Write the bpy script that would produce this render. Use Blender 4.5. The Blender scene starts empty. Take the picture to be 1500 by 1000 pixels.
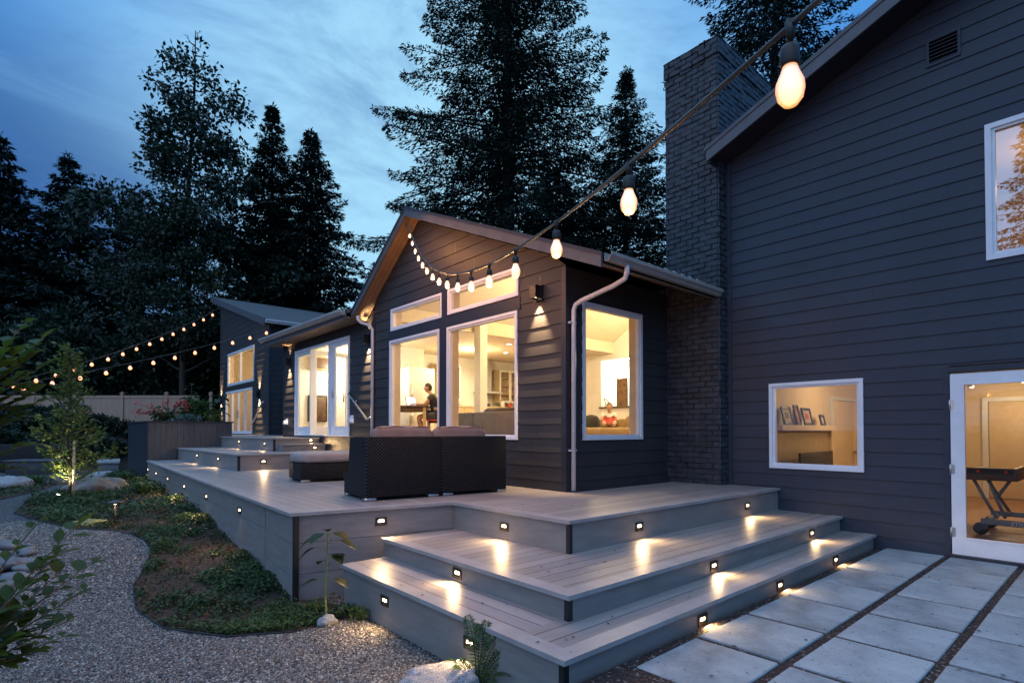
import bpy, bmesh, math, random
import numpy as np
from mathutils import Vector, Matrix
random.seed(7); RNG=np.random.default_rng(11)
S=bpy.context.scene; COL=S.collection; R=math.radians; PI=math.pi
# ------------------------------------------------------------------ helpers
class MB:
    def __init__(s): s.v=[]; s.f=[]; s.sm=[]
    def add(s,vs,fs,smooth=False):
        o=len(s.v); s.v+=[tuple(p) for p in vs]
        for f in fs: s.f.append(tuple(i+o for i in f)); s.sm.append(smooth)
        return s
    def quad(s,a,b,c,d): return s.add([a,b,c,d],[(0,1,2,3)])
    def box(s,x0,x1,y0,y1,z0,z1):
        x0,x1=min(x0,x1),max(x0,x1); y0,y1=min(y0,y1),max(y0,y1); z0,z1=min(z0,z1),max(z0,z1)
        return s.add([(x0,y0,z0),(x1,y0,z0),(x1,y1,z0),(x0,y1,z0),(x0,y0,z1),(x1,y0,z1),(x1,y1,z1),(x0,y1,z1)],
            [(0,3,2,1),(4,5,6,7),(0,1,5,4),(1,2,6,5),(2,3,7,6),(3,0,4,7)])
    def rbox(s,x0,x1,y0,y1,z0,z1,b=.01,M=None,seg=2):
        bm=bmesh.new(); bmesh.ops.create_cube(bm,size=1)
        for v in bm.verts: v.co=Vector(((x0+x1)/2+v.co.x*(x1-x0),(y0+y1)/2+v.co.y*(y1-y0),(z0+z1)/2+v.co.z*(z1-z0)))
        bmesh.ops.bevel(bm,geom=bm.edges[:],offset=b,segments=seg,affect='EDGES',profile=.5)
        return s.bm(bm,M,True)
    def bm(s,bm,M=None,smooth=False):
        bm.verts.index_update()
        vs=[(M@v.co if M else v.co)[:] for v in bm.verts]; fs=[tuple(v.index for v in f.verts) for f in bm.faces]
        bm.free(); return s.add(vs,fs,smooth)
    def frame_box(s,o,u,n,a0,a1,z0,z1,d0,d1):
        """box in wall coordinates: along u, up z, out along n"""
        P=lambda a,z,d:(o[0]+u[0]*a+n[0]*d,o[1]+u[1]*a+n[1]*d,z)
        return s.add([P(a0,z0,d0),P(a1,z0,d0),P(a1,z0,d1),P(a0,z0,d1),P(a0,z1,d0),P(a1,z1,d0),P(a1,z1,d1),P(a0,z1,d1)],
            [(0,3,2,1),(4,5,6,7),(0,1,5,4),(1,2,6,5),(2,3,7,6),(3,0,4,7)])
    def prism(s,poly,z0,z1):
        n=len(poly); vs=[(x,y,z0) for x,y in poly]+[(x,y,z1) for x,y in poly]
        fs=[tuple(range(n-1,-1,-1)),tuple(range(n,2*n))]+[(i,(i+1)%n,n+(i+1)%n,n+i) for i in range(n)]
        return s.add(vs,fs)
    def hull(s,a,b):
        """two matching rings of points joined"""
        n=len(a); return s.add(list(a)+list(b),[tuple(range(n-1,-1,-1)),tuple(range(n,2*n))]+[(i,(i+1)%n,n+(i+1)%n,n+i) for i in range(n)])
    def tube(s,pts,r,seg=8,cap=True):
        pts=[Vector(p) for p in pts]; rr=r if isinstance(r,(list,tuple)) else [r]*len(pts)
        vs=[];fs=[];pn=None
        for i,p in enumerate(pts):
            t=(pts[min(i+1,len(pts)-1)]-pts[max(i-1,0)])
            t=t.normalized() if t.length>1e-9 else Vector((0,0,1))
            if pn is None: a=t.cross(Vector((0,0,1))); a=a if a.length>.05 else t.cross(Vector((1,0,0)))
            else: a=pn-t*pn.dot(t)
            a=a.normalized() if a.length>1e-6 else Vector((1,0,0)); pn=a; b=t.cross(a)
            for k in range(seg): vs.append((p+(a*math.cos(2*PI*k/seg)+b*math.sin(2*PI*k/seg))*rr[i])[:])
        for i in range(len(pts)-1):
            for k in range(seg): fs.append((i*seg+k,i*seg+(k+1)%seg,(i+1)*seg+(k+1)%seg,(i+1)*seg+k))
        if cap: fs+=[tuple(range(seg-1,-1,-1)),tuple((len(pts)-1)*seg+k for k in range(seg))]
        return s.add(vs,fs,True)
    def lathe(s,c,prof,seg=16,axis=None):
        """prof: (radius,height) list"""
        vs=[];fs=[]
        M=Matrix.Identity(3) if axis is None else Vector((0,0,1)).rotation_difference(Vector(axis)).to_matrix()
        for r,h in prof:
            for k in range(seg): vs.append((Vector(c)+M@Vector((r*math.cos(2*PI*k/seg),r*math.sin(2*PI*k/seg),h)))[:])
        for i in range(len(prof)-1):
            for k in range(seg): fs.append((i*seg+k,i*seg+(k+1)%seg,(i+1)*seg+(k+1)%seg,(i+1)*seg+k))
        fs+=[tuple(range(seg-1,-1,-1)),tuple((len(prof)-1)*seg+k for k in range(seg))]
        return s.add(vs,fs,True)
    def build(s,name,mat,parent=None,**kw):
        off=root_loc(parent)
        me=bpy.data.meshes.new(name); me.from_pydata([(x-off[0],y-off[1],z-off[2]) for x,y,z in s.v],[],s.f)
        me.polygons.foreach_set('use_smooth',s.sm); me.materials.append(mat); me.update()
        o=bpy.data.objects.new(name,me); COL.objects.link(o)
        if parent is not None: o.parent=parent
        tag(o,**kw); return o
def root_loc(p):
    v=Vector((0,0,0))
    while p is not None: v=v+p.location; p=p.parent
    return v
def tag(o,label=None,cat=None,group=None,kind=None):
    if label: o['label']=label
    if cat: o['category']=cat
    if group: o['group']=group
    if kind: o['kind']=kind
    return o
def thing(name,label,cat,loc,group=None):
    o=bpy.data.objects.new(name,None); o.empty_display_size=.1; o.location=loc; COL.objects.link(o)
    return tag(o,label,cat,group)
def np_obj(name,V,F,mat,parent=None,smooth=False,attr=None,**kw):
    """V (n,3), F (m,k) arrays"""
    off=root_loc(parent); V=V-np.array(off[:])
    me=bpy.data.meshes.new(name); m,k=F.shape
    me.vertices.add(len(V)); me.vertices.foreach_set('co',V.astype(np.float32).ravel())
    me.loops.add(m*k); me.loops.foreach_set('vertex_index',F.astype(np.int32).ravel())
    me.polygons.add(m); me.polygons.foreach_set('loop_start',np.arange(0,m*k,k,dtype=np.int32))
    me.polygons.foreach_set('loop_total',np.full(m,k,dtype=np.int32))
    if smooth: me.polygons.foreach_set('use_smooth',np.ones(m,dtype=bool))
    me.update(calc_edges=True)
    if attr is not None:
        a=me.attributes.new('tint','FLOAT','POINT'); a.data.foreach_set('value',attr.astype(np.float32))
    me.materials.append(mat); o=bpy.data.objects.new(name,me); COL.objects.link(o)
    if parent is not None: o.parent=parent
    return tag(o,**kw)
def copy_tree(o,parent=None):
    c=o.copy(); COL.objects.link(c)
    if parent is not None: c.parent=parent
    for ch in list(o.children): copy_tree(ch,c)
    return c
# ------------------------------------------------------------------ materials
class NT:
    def __init__(s,name):
        s.m=bpy.data.materials.new(name); s.m.use_nodes=True; s.t=s.m.node_tree; s.n=s.t.nodes
        s.b=s.n['Principled BSDF']; s.out=s.n['Material Output']
    def nd(s,typ,**kw):
        n=s.n.new(typ)
        for k,v in kw.items(): setattr(n,k,v)
        return n
    def l(s,a,b): s.t.links.new(a,b)
    def val(s,i,v): i.default_value=v
    def coord(s,which='Object',scale=(1,1,1)):
        c=s.nd('ShaderNodeTexCoord'); m=s.nd('ShaderNodeMapping'); m.inputs['Scale'].default_value=scale
        s.l(c.outputs[which],m.inputs[0]); return m.outputs[0]
    def noise(s,vec,scale,detail=4,rough=.55):
        n=s.nd('ShaderNodeTexNoise'); n.inputs['Scale'].default_value=scale; n.inputs['Detail'].default_value=detail; n.inputs['Roughness'].default_value=rough
        if vec is not None: s.l(vec,n.inputs['Vector'])
        return n.outputs['Fac']
    def ramp(s,fac,stops):
        r=s.nd('ShaderNodeValToRGB'); e=r.color_ramp.elements
        while len(e)<len(stops): e.new(.5)
        for i,(p,c) in enumerate(stops): e[i].position=p; e[i].color=(*c,1) if len(c)==3 else c
        s.l(fac,r.inputs[0]); return r.outputs[0]
    def mix(s,fac,a,b,mode='MIX'):
        m=s.nd('ShaderNodeMix',data_type='RGBA',blend_type=mode)
        for i,x in ((0,fac),(6,a),(7,b)):
            if hasattr(x,'is_output') : s.l(x,m.inputs[i])
            else: m.inputs[i].default_value=x if not isinstance(x,tuple) else ((*x,1) if len(x)==3 else x)
        return m.outputs[2]
    def math(s,op,a,b=0.0):
        m=s.nd('ShaderNodeMath',operation=op)
        for i,x in ((0,a),(1,b)):
            if hasattr(x,'is_output'): s.l(x,m.inputs[i])
            else: m.inputs[i].default_value=x
        return m.outputs[0]
    def bump(s,h,strength=.4,dist=.01):
        b=s.nd('ShaderNodeBump'); b.inputs['Strength'].default_value=strength; b.inputs['Distance'].default_value=dist
        s.l(h,b.inputs['Height']); s.l(b.outputs[0],s.b.inputs['Normal'])
    def sep(s,vec):
        x=s.nd('ShaderNodeSeparateXYZ'); s.l(vec,x.inputs[0]); return x.outputs
def plain(name,col,rough=.5,metal=0,var=.12,scale=6,bump=0,bscale=60,spec=.5,stretch=(1,1,1)):
    t=NT(name); v=t.coord('Object',stretch); f=t.noise(v,scale,5)
    c=t.ramp(f,[(.3,tuple(x*(1-var) for x in col)),(.7,tuple(min(1,x*(1+var)) for x in col))])
    t.l(c,t.b.inputs['Base Color']); t.b.inputs['Roughness'].default_value=rough; t.b.inputs['Metallic'].default_value=metal
    t.b.inputs['Specular IOR Level'].default_value=spec
    if bump: t.bump(t.noise(v,bscale,4),bump,.004)
    return t.m
def emit(name,col,strength,base=(.8,.8,.8)):
    t=NT(name); t.b.inputs['Base Color'].default_value=(*base,1)
    f=t.noise(t.coord(),8); t.l(t.ramp(f,[(.2,tuple(.92*c for c in col)),(.8,col)]),t.b.inputs['Emission Color'])
    t.b.inputs['Emission Strength'].default_value=strength
    return t.m
def siding_mat(name,col,rough=.55):
    t=NT(name); v=t.coord('Object',(1,1,1)); w=t.coord('Object',(1.5,1.5,30))
    f=t.math('ADD',t.math('MULTIPLY',t.noise(v,1.3,4),.6),t.math('MULTIPLY',t.noise(w,3,5),.4))
    c=t.ramp(f,[(.32,tuple(x*.70 for x in col)),(.5,col),(.7,tuple(x*1.38 for x in col))])
    st=t.noise(t.coord('Object',(5,5,.35)),1.6,5,.6); c=t.mix(t.math('MULTIPLY',st,.30),c,(.05,.055,.065))
    t.l(c,t.b.inputs['Base Color']); t.l(t.math('ADD',t.math('MULTIPLY',f,.4),rough-.2),t.b.inputs['Roughness'])
    t.b.inputs['Specular IOR Level'].default_value=.35
    t.bump(t.noise(w,8,5),.25,.003); return t.m
def deck_mat(name,axis,col,width=.142,gap=.007,phase=0.0):
    """composite boards: axis = coordinate that counts the boards (0 x, 1 y); gaps 7 mm"""
    t=NT(name); v=t.coord('Object'); x=t.sep(v)[axis]
    q=t.math('DIVIDE',t.math('ADD',x,phase+100*width),width); fl=t.math('FLOOR',q); fr=t.math('FRACT',q)
    g=t.math('LESS_THAN',fr,gap/width)
    wn=t.nd('ShaderNodeTexWhiteNoise',noise_dimensions='1D'); t.l(fl,wn.inputs['W'])
    st=(1,14,14) if axis==1 else (14,1,14)
    n=t.noise(t.coord('Object',st),2.5,6,.65); n2=t.noise(v,1.1,5,.6); n3=t.noise(v,9,3,.5)
    k=t.math('ADD',t.math('MULTIPLY',wn.outputs[0],.30),t.math('ADD',t.math('MULTIPLY',n,.45),t.math('MULTIPLY',n2,.45)))
    c=t.ramp(k,[(.3,tuple(y*.72 for y in col)),(.6,col),(.85,tuple(y*1.25 for y in col))])
    dirt=t.math('LESS_THAN',n3,.28); c=t.mix(t.math('MULTIPLY',dirt,.35),c,(.06,.05,.045))
    c=t.mix(g,c,(.012,.011,.011)); t.l(c,t.b.inputs['Base Color'])
    t.b.inputs['Roughness'].default_value=.42; t.b.inputs['Specular IOR Level'].default_value=.45
    h=t.math('SUBTRACT',t.math('MULTIPLY',n,.25),g); t.bump(h,.5,.006); return t.m
def glass_mat(name,tint=(1,1,1),refl=1.0,base=.07):
    t=NT(name); n=t.n; n.remove(t.b)
    tr=t.nd('ShaderNodeBsdfTransparent'); tr.inputs[0].default_value=(*tint,1)
    gl=t.nd('ShaderNodeBsdfGlossy'); gl.inputs['Roughness'].default_value=.0
    lw=t.nd('ShaderNodeLayerWeight'); lw.inputs[0].default_value=.5
    fr=t.math('ADD',base,t.math('MULTIPLY',.95,t.math('POWER',lw.outputs['Facing'],5.0)))
    wob=t.noise(t.coord('Object'),.8,2); bp=t.nd('ShaderNodeBump'); bp.inputs['Strength'].default_value=.02; bp.inputs['Distance'].default_value=.02
    t.l(wob,bp.inputs['Height']); t.l(bp.outputs[0],gl.inputs['Normal'])
    mx=t.nd('ShaderNodeMixShader'); t.l(t.math('MULTIPLY',fr,refl),mx.inputs[0]); t.l(tr.outputs[0],mx.inputs[1]); t.l(gl.outputs[0],mx.inputs[2])
    t.l(mx.outputs[0],t.out.inputs[0]); return t.m
def leaf_mat(name,stops,scale=1.2,rough=.5,trans=.25,tint=True):
    t=NT(name); v=t.coord('Object'); f=t.noise(v,scale,3)
    if tint:
        a=t.nd('ShaderNodeAttribute'); a.attribute_name='tint'
        f=t.math('ADD',t.math('MULTIPLY',f,.5),t.math('MULTIPLY',a.outputs['Fac'],.5))
    c=t.ramp(f,stops); t.l(c,t.b.inputs['Base Color']); t.b.inputs['Roughness'].default_value=rough
    t.b.inputs['Specular IOR Level'].default_value=.3
    if trans:
        tl=t.nd('ShaderNodeBsdfTranslucent'); t.l(c,tl.inputs[0]); mx=t.nd('ShaderNodeMixShader'); mx.inputs[0].default_value=trans
        t.l(t.b.outputs[0],mx.inputs[1]); t.l(tl.outputs[0],mx.inputs[2]); t.l(mx.outputs[0],t.out.inputs[0])
    return t.m
def lamp(kind,loc,energy,col=(1,.72,.4),radius=.03,target=None,size=R(90),blend=.6,name='lamp'):
    d=bpy.data.lights.new(name,kind); d.energy=energy; d.color=col
    if kind=='AREA': d.shape='DISK'; d.size=radius*2
    else: d.shadow_soft_size=radius
    if kind=='SPOT': d.spot_size=size; d.spot_blend=blend
    o=bpy.data.objects.new(name,d); o.location=loc; COL.objects.link(o)
    if target is not None:
        o.rotation_euler=(Vector(target)-Vector(loc)).to_track_quat('-Z','Y').to_euler()
    return o
M={}
M['navy']=siding_mat('navy_siding',(.025,.034,.054))
M['dark']=siding_mat('dark_siding',(.031,.028,.029))
M['trim']=plain('dark_trim',(.018,.020,.030),.5,var=.2)
M['white']=plain('white_frame',(.72,.74,.78),.4,var=.05)
M['cream']=plain('window_return',(.62,.50,.34),.6,var=.06)
M['fascia']=plain('roof_fascia',(.075,.076,.085),.5,var=.15)
M['lightfascia']=plain('rake_board',(.085,.09,.105),.5,var=.12)
M['gutter']=plain('painted_gutter',(.34,.31,.29),.35,var=.1,spec=.6)
M['pipe']=plain('white_downpipe',(.60,.59,.60),.3,var=.08,spec=.6)
M['shingle']=plain('roof_shingle',(.075,.078,.08),.85,var=.55,scale=14,bump=.8,bscale=30)
t=NT('soffit_planks'); v=t.coord(); x=t.sep(v)[0]
fr=t.math('FRACT',t.math('MULTIPLY',x,11.0)); g=t.math('LESS_THAN',fr,.07)
c=t.mix(g,t.ramp(t.noise(v,4),[(.3,(.16,.11,.075)),(.7,(.22,.15,.10))]),(.02,.014,.01)); t.l(c,t.b.inputs['Base Color']); t.b.inputs['Roughness'].default_value=.6; M['soffit']=t.m
M['black']=plain('black_metal',(.012,.012,.013),.4,var=.2)
M['bronze']=plain('bronze_plate',(.035,.024,.015),.35,var=.2,spec=.6)
M['steel']=plain('brushed_steel',(.55,.53,.50),.3,metal=1,var=.08)
M['brick']=plain('painted_brick',(.034,.039,.049),.62,var=.55,scale=7,bump=.9,bscale=38)
M['mortar']=plain('painted_mortar',(.026,.029,.036),.8,var=.3,scale=20,bump=.6,bscale=60)
M['fascia_deck']=plain('deck_fascia',(.225,.207,.197),.5,var=.13,scale=3,bump=.2,bscale=30,stretch=(1,1,6))
M['edge_deck']=plain('deck_edge_board',(.315,.30,.295),.42,var=.14,scale=5,bump=.15,bscale=40)
M['deck_len']=deck_mat('deck_boards_lengthwise',0,(.285,.268,.262))
M['deck_cross']=deck_mat('deck_boards_crosswise',1,(.285,.262,.248))
M['glass']=glass_mat('window_glass'); M['glassr']=glass_mat('coated_window_glass',(.85,.85,.85),1.0,.5)
M['warmwall']=plain('warm_room_paint',(.72,.60,.42),.7,var=.03)
M['whitewall']=plain('white_room_paint',(.85,.83,.76),.7,var=.03)
M['ceil']=plain('ceiling_paint',(.78,.68,.50),.8,var=.03)
M['wood']=plain('wood_floor',(.34,.20,.11),.35,var=.3,scale=3,stretch=(1,8,1))
M['woodd']=plain('dark_wood',(.10,.055,.03),.4,var=.3,scale=5)
M['woodl']=plain('cabinet_maple',(.58,.42,.24),.4,var=.12,scale=3,stretch=(4,4,1))
M['door']=plain('interior_door_paint',(.72,.58,.40),.5,var=.04)
def bulb_mat(name,core,rim,k):
    t=NT(name); lw=t.nd('ShaderNodeLayerWeight'); lw.inputs[0].default_value=.5
    c=t.ramp(lw.outputs['Facing'],[(.12,core),(.62,rim)]); t.l(c,t.b.inputs['Emission Color']); t.b.inputs['Emission Strength'].default_value=k; t.b.inputs['Roughness'].default_value=.1; return t.m
M['bulb']=bulb_mat('glowing_bulb',(1.7,1.12,.50),(1.0,.42,.06),1.0)
M['bulbfar']=bulb_mat('glowing_bulb_small',(1.9,.80,.26),(1.4,.40,.07),1.3)
M['lens']=emit('step_light_lens',(1,.74,.42),6.0)
M['down']=emit('downlight_lens',(1,.88,.66),12)
M['socket']=plain('bulb_socket',(.030,.020,.015),.45,var=.2)
M['cable']=plain('string_cable',(.10,.075,.055),.4,var=.2)
# ------------------------------------------------------------------ world, camera
w=bpy.data.worlds.new('World'); S.world=w; w.use_nodes=True; wt=w.node_tree; wn=wt.nodes; bg=wn['Background']
def wmath(op,a,b=0.0,c=None):
    m=wn.new('ShaderNodeMath'); m.operation=op
    for i,x in enumerate((a,b) if c is None else (a,b,c)):
        if hasattr(x,'is_output'): wt.links.new(x,m.inputs[i])
        else: m.inputs[i].default_value=x
    return m.outputs[0]
def wmix(f,a,b):
    m=wn.new('ShaderNodeMix'); m.data_type='RGBA'
    for i,x in ((0,f),(6,a),(7,b)):
        if hasattr(x,'is_output'): wt.links.new(x,m.inputs[i])
        else: m.inputs[i].default_value=(*x,1) if isinstance(x,tuple) else x
    return m.outputs[2]
tc=wn.new('ShaderNodeTexCoord'); D=tc.outputs['Generated']
def wdot(vec):
    d=wn.new('ShaderNodeVectorMath'); d.operation='DOT_PRODUCT'; wt.links.new(D,d.inputs[0]); d.inputs[1].default_value=Vector(vec).normalized(); return d.outputs['Value']
def wstep(x,a,b):
    m=wn.new('ShaderNodeMapRange'); m.interpolation_type='SMOOTHSTEP'; wt.links.new(x,m.inputs[0]); m.inputs[1].default_value=a; m.inputs[2].default_value=b; return m.outputs[0]
def wnoise(scale,detail,stretch,rough=.55,dist=0):
    mp=wn.new('ShaderNodeMapping'); mp.inputs['Scale'].default_value=stretch; wt.links.new(D,mp.inputs[0])
    n=wn.new('ShaderNodeTexNoise'); n.inputs['Scale'].default_value=scale; n.inputs['Detail'].default_value=detail; n.inputs['Roughness'].default_value=rough; n.inputs['Distortion'].default_value=dist
    wt.links.new(mp.outputs[0],n.inputs['Vector']); return n.outputs['Fac']
sepz=wn.new('ShaderNodeSeparateXYZ'); wt.links.new(D,sepz.inputs[0]); DZ=sepz.outputs[2]
glow=wstep(wdot((.50,.75,.36)),.80,1.0)               # the last light beyond the tall trees
leftg=wstep(wdot((-.12,.95,.08)),.85,1.0)             # heavy blue cloud on the left
base=wmix(glow,(.080,.32,.80),(.40,.75,1.0))
base=wmix(wmath('MULTIPLY',leftg,.95),base,(.026,.072,.22))
cl=wstep(wnoise(2.6,8,(1,1,2.2),.62,.7),.44,.66)
base=wmix(wmath('MULTIPLY',cl,.50),base,(.052,.175,.48))
wisp=wstep(wnoise(4.2,8,(1,1,3.2),.62,.8),.52,.80)
base=wmix(wmath('MULTIPLY',wisp,.30),base,(.26,.56,.92))
zen=wstep(DZ,.66,.98); base=wmix(zen,base,(.62,1.28,2.25))
west=wstep(wdot((-.75,-.2,.62)),.25,.98); base=wmix(west,base,(.50,.82,1.36))
low=wstep(DZ,-.05,.02); base=wmix(low,(.02,.025,.03),base)
sk=wn.new('ShaderNodeTexSky'); sk.sky_type='NISHITA'; sk.sun_disc=False; sk.sun_elevation=R(1.5); sk.sun_rotation=R(255)
add=wn.new('ShaderNodeMix'); add.data_type='RGBA'; add.blend_type='ADD'; add.inputs[0].default_value=.003
wt.links.new(base,add.inputs[6]); wt.links.new(sk.outputs[0],add.inputs[7]); wt.links.new(add.outputs[2],bg.inputs[0]); bg.inputs[1].default_value=1.0
# a trace of the sunken sun's broad afterglow
sd=bpy.data.lights.new('afterglow','SUN'); sd.energy=.10; sd.angle=R(40); sd.color=(.85,.93,1); so=bpy.data.objects.new('afterglow',sd); COL.objects.link(so); so.rotation_euler=(R(48),0,R(-75))
cam=bpy.data.cameras.new('camera'); co=bpy.data.objects.new('camera',cam); COL.objects.link(co); S.camera=co
co.location=(0,0,1.42); yaw=R(41.4); pt=R(1.0)
dirv=Vector((math.sin(yaw)*math.cos(pt),math.cos(yaw)*math.cos(pt),math.sin(pt)))
co.rotation_euler=dirv.to_track_quat('-Z','Y').to_euler()
cam.sensor_width=36; cam.lens=804/1500*36; cam.shift_y=(631-804*math.tan(pt)-500)/1500; cam.clip_start=.05; cam.clip_end=600
S.view_settings.view_transform='Standard'; S.view_settings.look='None'; S.view_settings.exposure=0; S.view_settings.gamma=1
S.render.engine='CYCLES'; cy=S.cycles; cy.use_denoising=True; cy.max_bounces=8; cy.diffuse_bounces=4; cy.glossy_bounces=3; cy.transparent_max_bounces=24; cy.transmission_bounces=4
cy.sample_clamp_indirect=4; cy.sample_clamp_direct=0; cy.caustics_reflective=False; cy.caustics_refractive=False; cy.use_light_tree=True
# ------------------------------------------------------------------ ground
def ss(a,b,x):
    t=np.clip((x-a)/(b-a),0,1); return t*t*(3-2*t)
def gz(y): return -.27+.28*ss(5,10.5,y)+1.35*ss(26,29,y)
def strip_axis(a,b,dense0,dense1,st,big):
    x=a; o=[]
    while x<b:
        o.append(x); x+= st if dense0<=x<dense1 else big
    o.append(b); return np.array(o)
def sheet(xs,ys,dz):
    X,Y=np.meshgrid(xs,ys); Z=gz(Y)+dz; V=np.stack([X.ravel(),Y.ravel(),Z.ravel()],1)
    nx=len(xs); i=np.arange(len(ys)-1)[:,None]*nx+np.arange(nx-1)[None]; i=i.ravel()
    return V,np.stack([i,i+1,i+nx+1,i+nx],1)
t=NT('soil'); v=t.coord(); f=t.noise(v,3,8,.7)
t.l(t.ramp(f,[(.3,(.004,.004,.003)),(.55,(.011,.009,.006)),(.75,(.02,.014,.009))]),t.b.inputs['Base Color']); t.b.inputs['Roughness'].default_value=.95; t.bump(t.noise(v,40,5),.8,.02); M['soil']=t.m
V,F=sheet(strip_axis(-220,260,-8,12,1,20),strip_axis(-160,320,-2,32,.5,20),-.012)
np_obj('ground',V,F,M['soil'],smooth=True,kind='structure')
t=NT('gravel'); v=t.coord(); vo=t.nd('ShaderNodeTexVoronoi'); vo.inputs['Scale'].default_value=46; t.l(v,vo.inputs['Vector'])
c=t.ramp(t.sep(vo.outputs['Color'])[0],[(.0,(.05,.05,.055)),(.4,(.13,.13,.135)),(.75,(.23,.22,.215)),(1,(.36,.34,.32))])
c=t.mix(t.ramp(vo.outputs['Distance'],[(.25,(0,0,0)),(.6,(1,1,1))]),c,(.02,.02,.02))
t.l(c,t.b.inputs['Base Color']); t.b.inputs['Roughness'].default_value=.8; t.bump(t.math('SUBTRACT',1.0,vo.outputs['Distance']),.9,.02); M['gravel']=t.m
V,F=sheet(strip_axis(-14,2.6,-14,2.6,.5,1),strip_axis(-3,25.5,-3,26,.5,1),.0)
np_obj('gravel_path',V,F,M['gravel'],smooth=True,kind='structure')
BED=[(2.29,5.1),(2.29,4.72),(2.14,4.70),(1.7,4.68),(1.24,4.94),(.89,5.48),(.78,6.13),(.84,6.85),(1.08,7.67),(1.2,8.3),(1.19,8.8),(1.08,9.33),(.9,9.68),(.5,10.1),(.17,11.18),(-.15,12.67),(.01,14.57),(.59,16.13),(1.05,17.6),(1.45,19.0),(2.0,21.0),(2.48,22.4),(2.6,17.7),(2.0,5.6)]
LBED=[(-4.5,14.6),(-.41,15.37),(.25,17.2),(.55,18.65),(.3,21.0),(-.61,22.2),(-4.5,22.4)]
def inside(P,poly):
    x,y=P[:,0],P[:,1]; r=np.zeros(len(P),bool); n=len(poly)
    for i in range(n):
        x0,y0=poly[i]; x1,y1=poly[(i+1)%n]
        if y0==y1: continue
        c=((y0>y)!=(y1>y))&(x<(x1-x0)*(y-y0)/(y1-y0)+x0); r^=c
    return r
def bed_mesh(name,poly,dz):
    bm=bmesh.new(); vs=[bm.verts.new((x,y,0)) for x,y in poly]; bm.faces.new(vs)
    bmesh.ops.triangulate(bm,faces=bm.faces[:]); bmesh.ops.subdivide_edges(bm,edges=bm.edges[:],cuts=5,use_grid_fill=True)
    for v in bm.verts: v.co.z=float(gz(v.co.y))+dz
    mb=MB(); mb.bm(bm); return mb.build(name,M['mulch'],kind='structure')
t=NT('bark_mulch'); v=t.coord(); f=t.noise(v,26,6,.7); g=t.noise(v,1.4,3)
c=t.mix(t.ramp(g,[(.4,(0,0,0)),(.62,(1,1,1))]),t.ramp(f,[(.3,(.018,.013,.010)),(.7,(.07,.045,.03))]),t.ramp(f,[(.3,(.035,.018,.012)),(.7,(.11,.055,.035))]))
t.l(c,t.b.inputs['Base Color']); t.b.inputs['Roughness'].default_value=.95; t.bump(f,1.0,.03); M['mulch']=t.m
bed_mesh('planting_bed_soil',BED,.012); bed_mesh('lawn_bed_soil',LBED,.012)
# real stones on the near part of the path
def stones(n,xr,yr,smin,smax,mat,name,test,zoff=0,seed=1):
    g=np.random.default_rng(seed); P=np.stack([g.uniform(*xr,n),g.uniform(*yr,n)],1); P=P[test(P)]; n=len(P)
    T=np.array([(-1,-.7,-.55),(1,-.8,-.5),(.8,.9,-.5),(-.85,.8,-.6),(-.6,-.6,.5),(.62,-.5,.6),(.55,.62,.5),(-.62,.5,.62)])
    F=np.array([(0,3,2,1),(4,5,6,7),(0,1,5,4),(1,2,6,5),(2,3,7,6),(3,0,4,7)])
    s=g.uniform(smin,smax,n)[:,None]*g.uniform(.65,1.25,(n,3))*np.array([1,1,.75]); a=g.uniform(0,2*PI,n); b=g.normal(0,.35,n)
    V=T[None]*s[:,None,:]*g.uniform(.75,1.25,(n,8,1))
    cb,sb=np.cos(b)[:,None],np.sin(b)[:,None]; x=V[...,0]*cb-V[...,2]*sb; z=V[...,0]*sb+V[...,2]*cb
    ca,sa=np.cos(a)[:,None],np.sin(a)[:,None]; X=x*ca-V[...,1]*sa+P[:,0:1]; Y=x*sa+V[...,1]*ca+P[:,1:2]; Z=z+gz(P[:,1])[:,None]+zoff+s[:,2:3]*.3
    VV=np.stack([X,Y,Z],-1).reshape(-1,3); FF=(F[None]+np.arange(n)[:,None,None]*8).reshape(-1,4)
    return np_obj(name,VV,FF,mat,attr=np.repeat(g.uniform(0,1,n),8),kind='stuff')
t=NT('gravel_stone'); a=t.nd('ShaderNodeAttribute'); a.attribute_name='tint'
c=t.ramp(a.outputs['Fac'],[(0,(.045,.041,.038)),(.35,(.115,.105,.098)),(.65,(.20,.185,.168)),(.88,(.33,.305,.27)),(1,(.56,.53,.48))])
c=t.mix(t.math('MULTIPLY',t.noise(t.coord(),30,3),.5),c,(.06,.055,.05)); t.l(c,t.b.inputs['Base Color']); t.b.inputs['Roughness'].default_value=.7; M['stone']=t.m
def onpath(P): return ~inside(P,BED)&~inside(P,LBED)&(P[:,0]<2.27)&((P[:,0]<1.95+.04*(P[:,1]-5.4))|(P[:,1]<5.2))
def near(P): return onpath(P)&(P[:,0]>-.30*P[:,1]+.6-.3*0)&(P[:,0]>(P[:,1]*-.05-.35))
stones(120000,(-.7,2.28),(2.3,6.6),.0055,.0115,M['stone'],'path_gravel',near,.002,3)
stones(42000,(-.8,1.3),(6.6,11.5),.008,.015,M['stone'],'path_gravel_far',lambda P:onpath(P)&(P[:,0]>-.8),.002,4)
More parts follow.
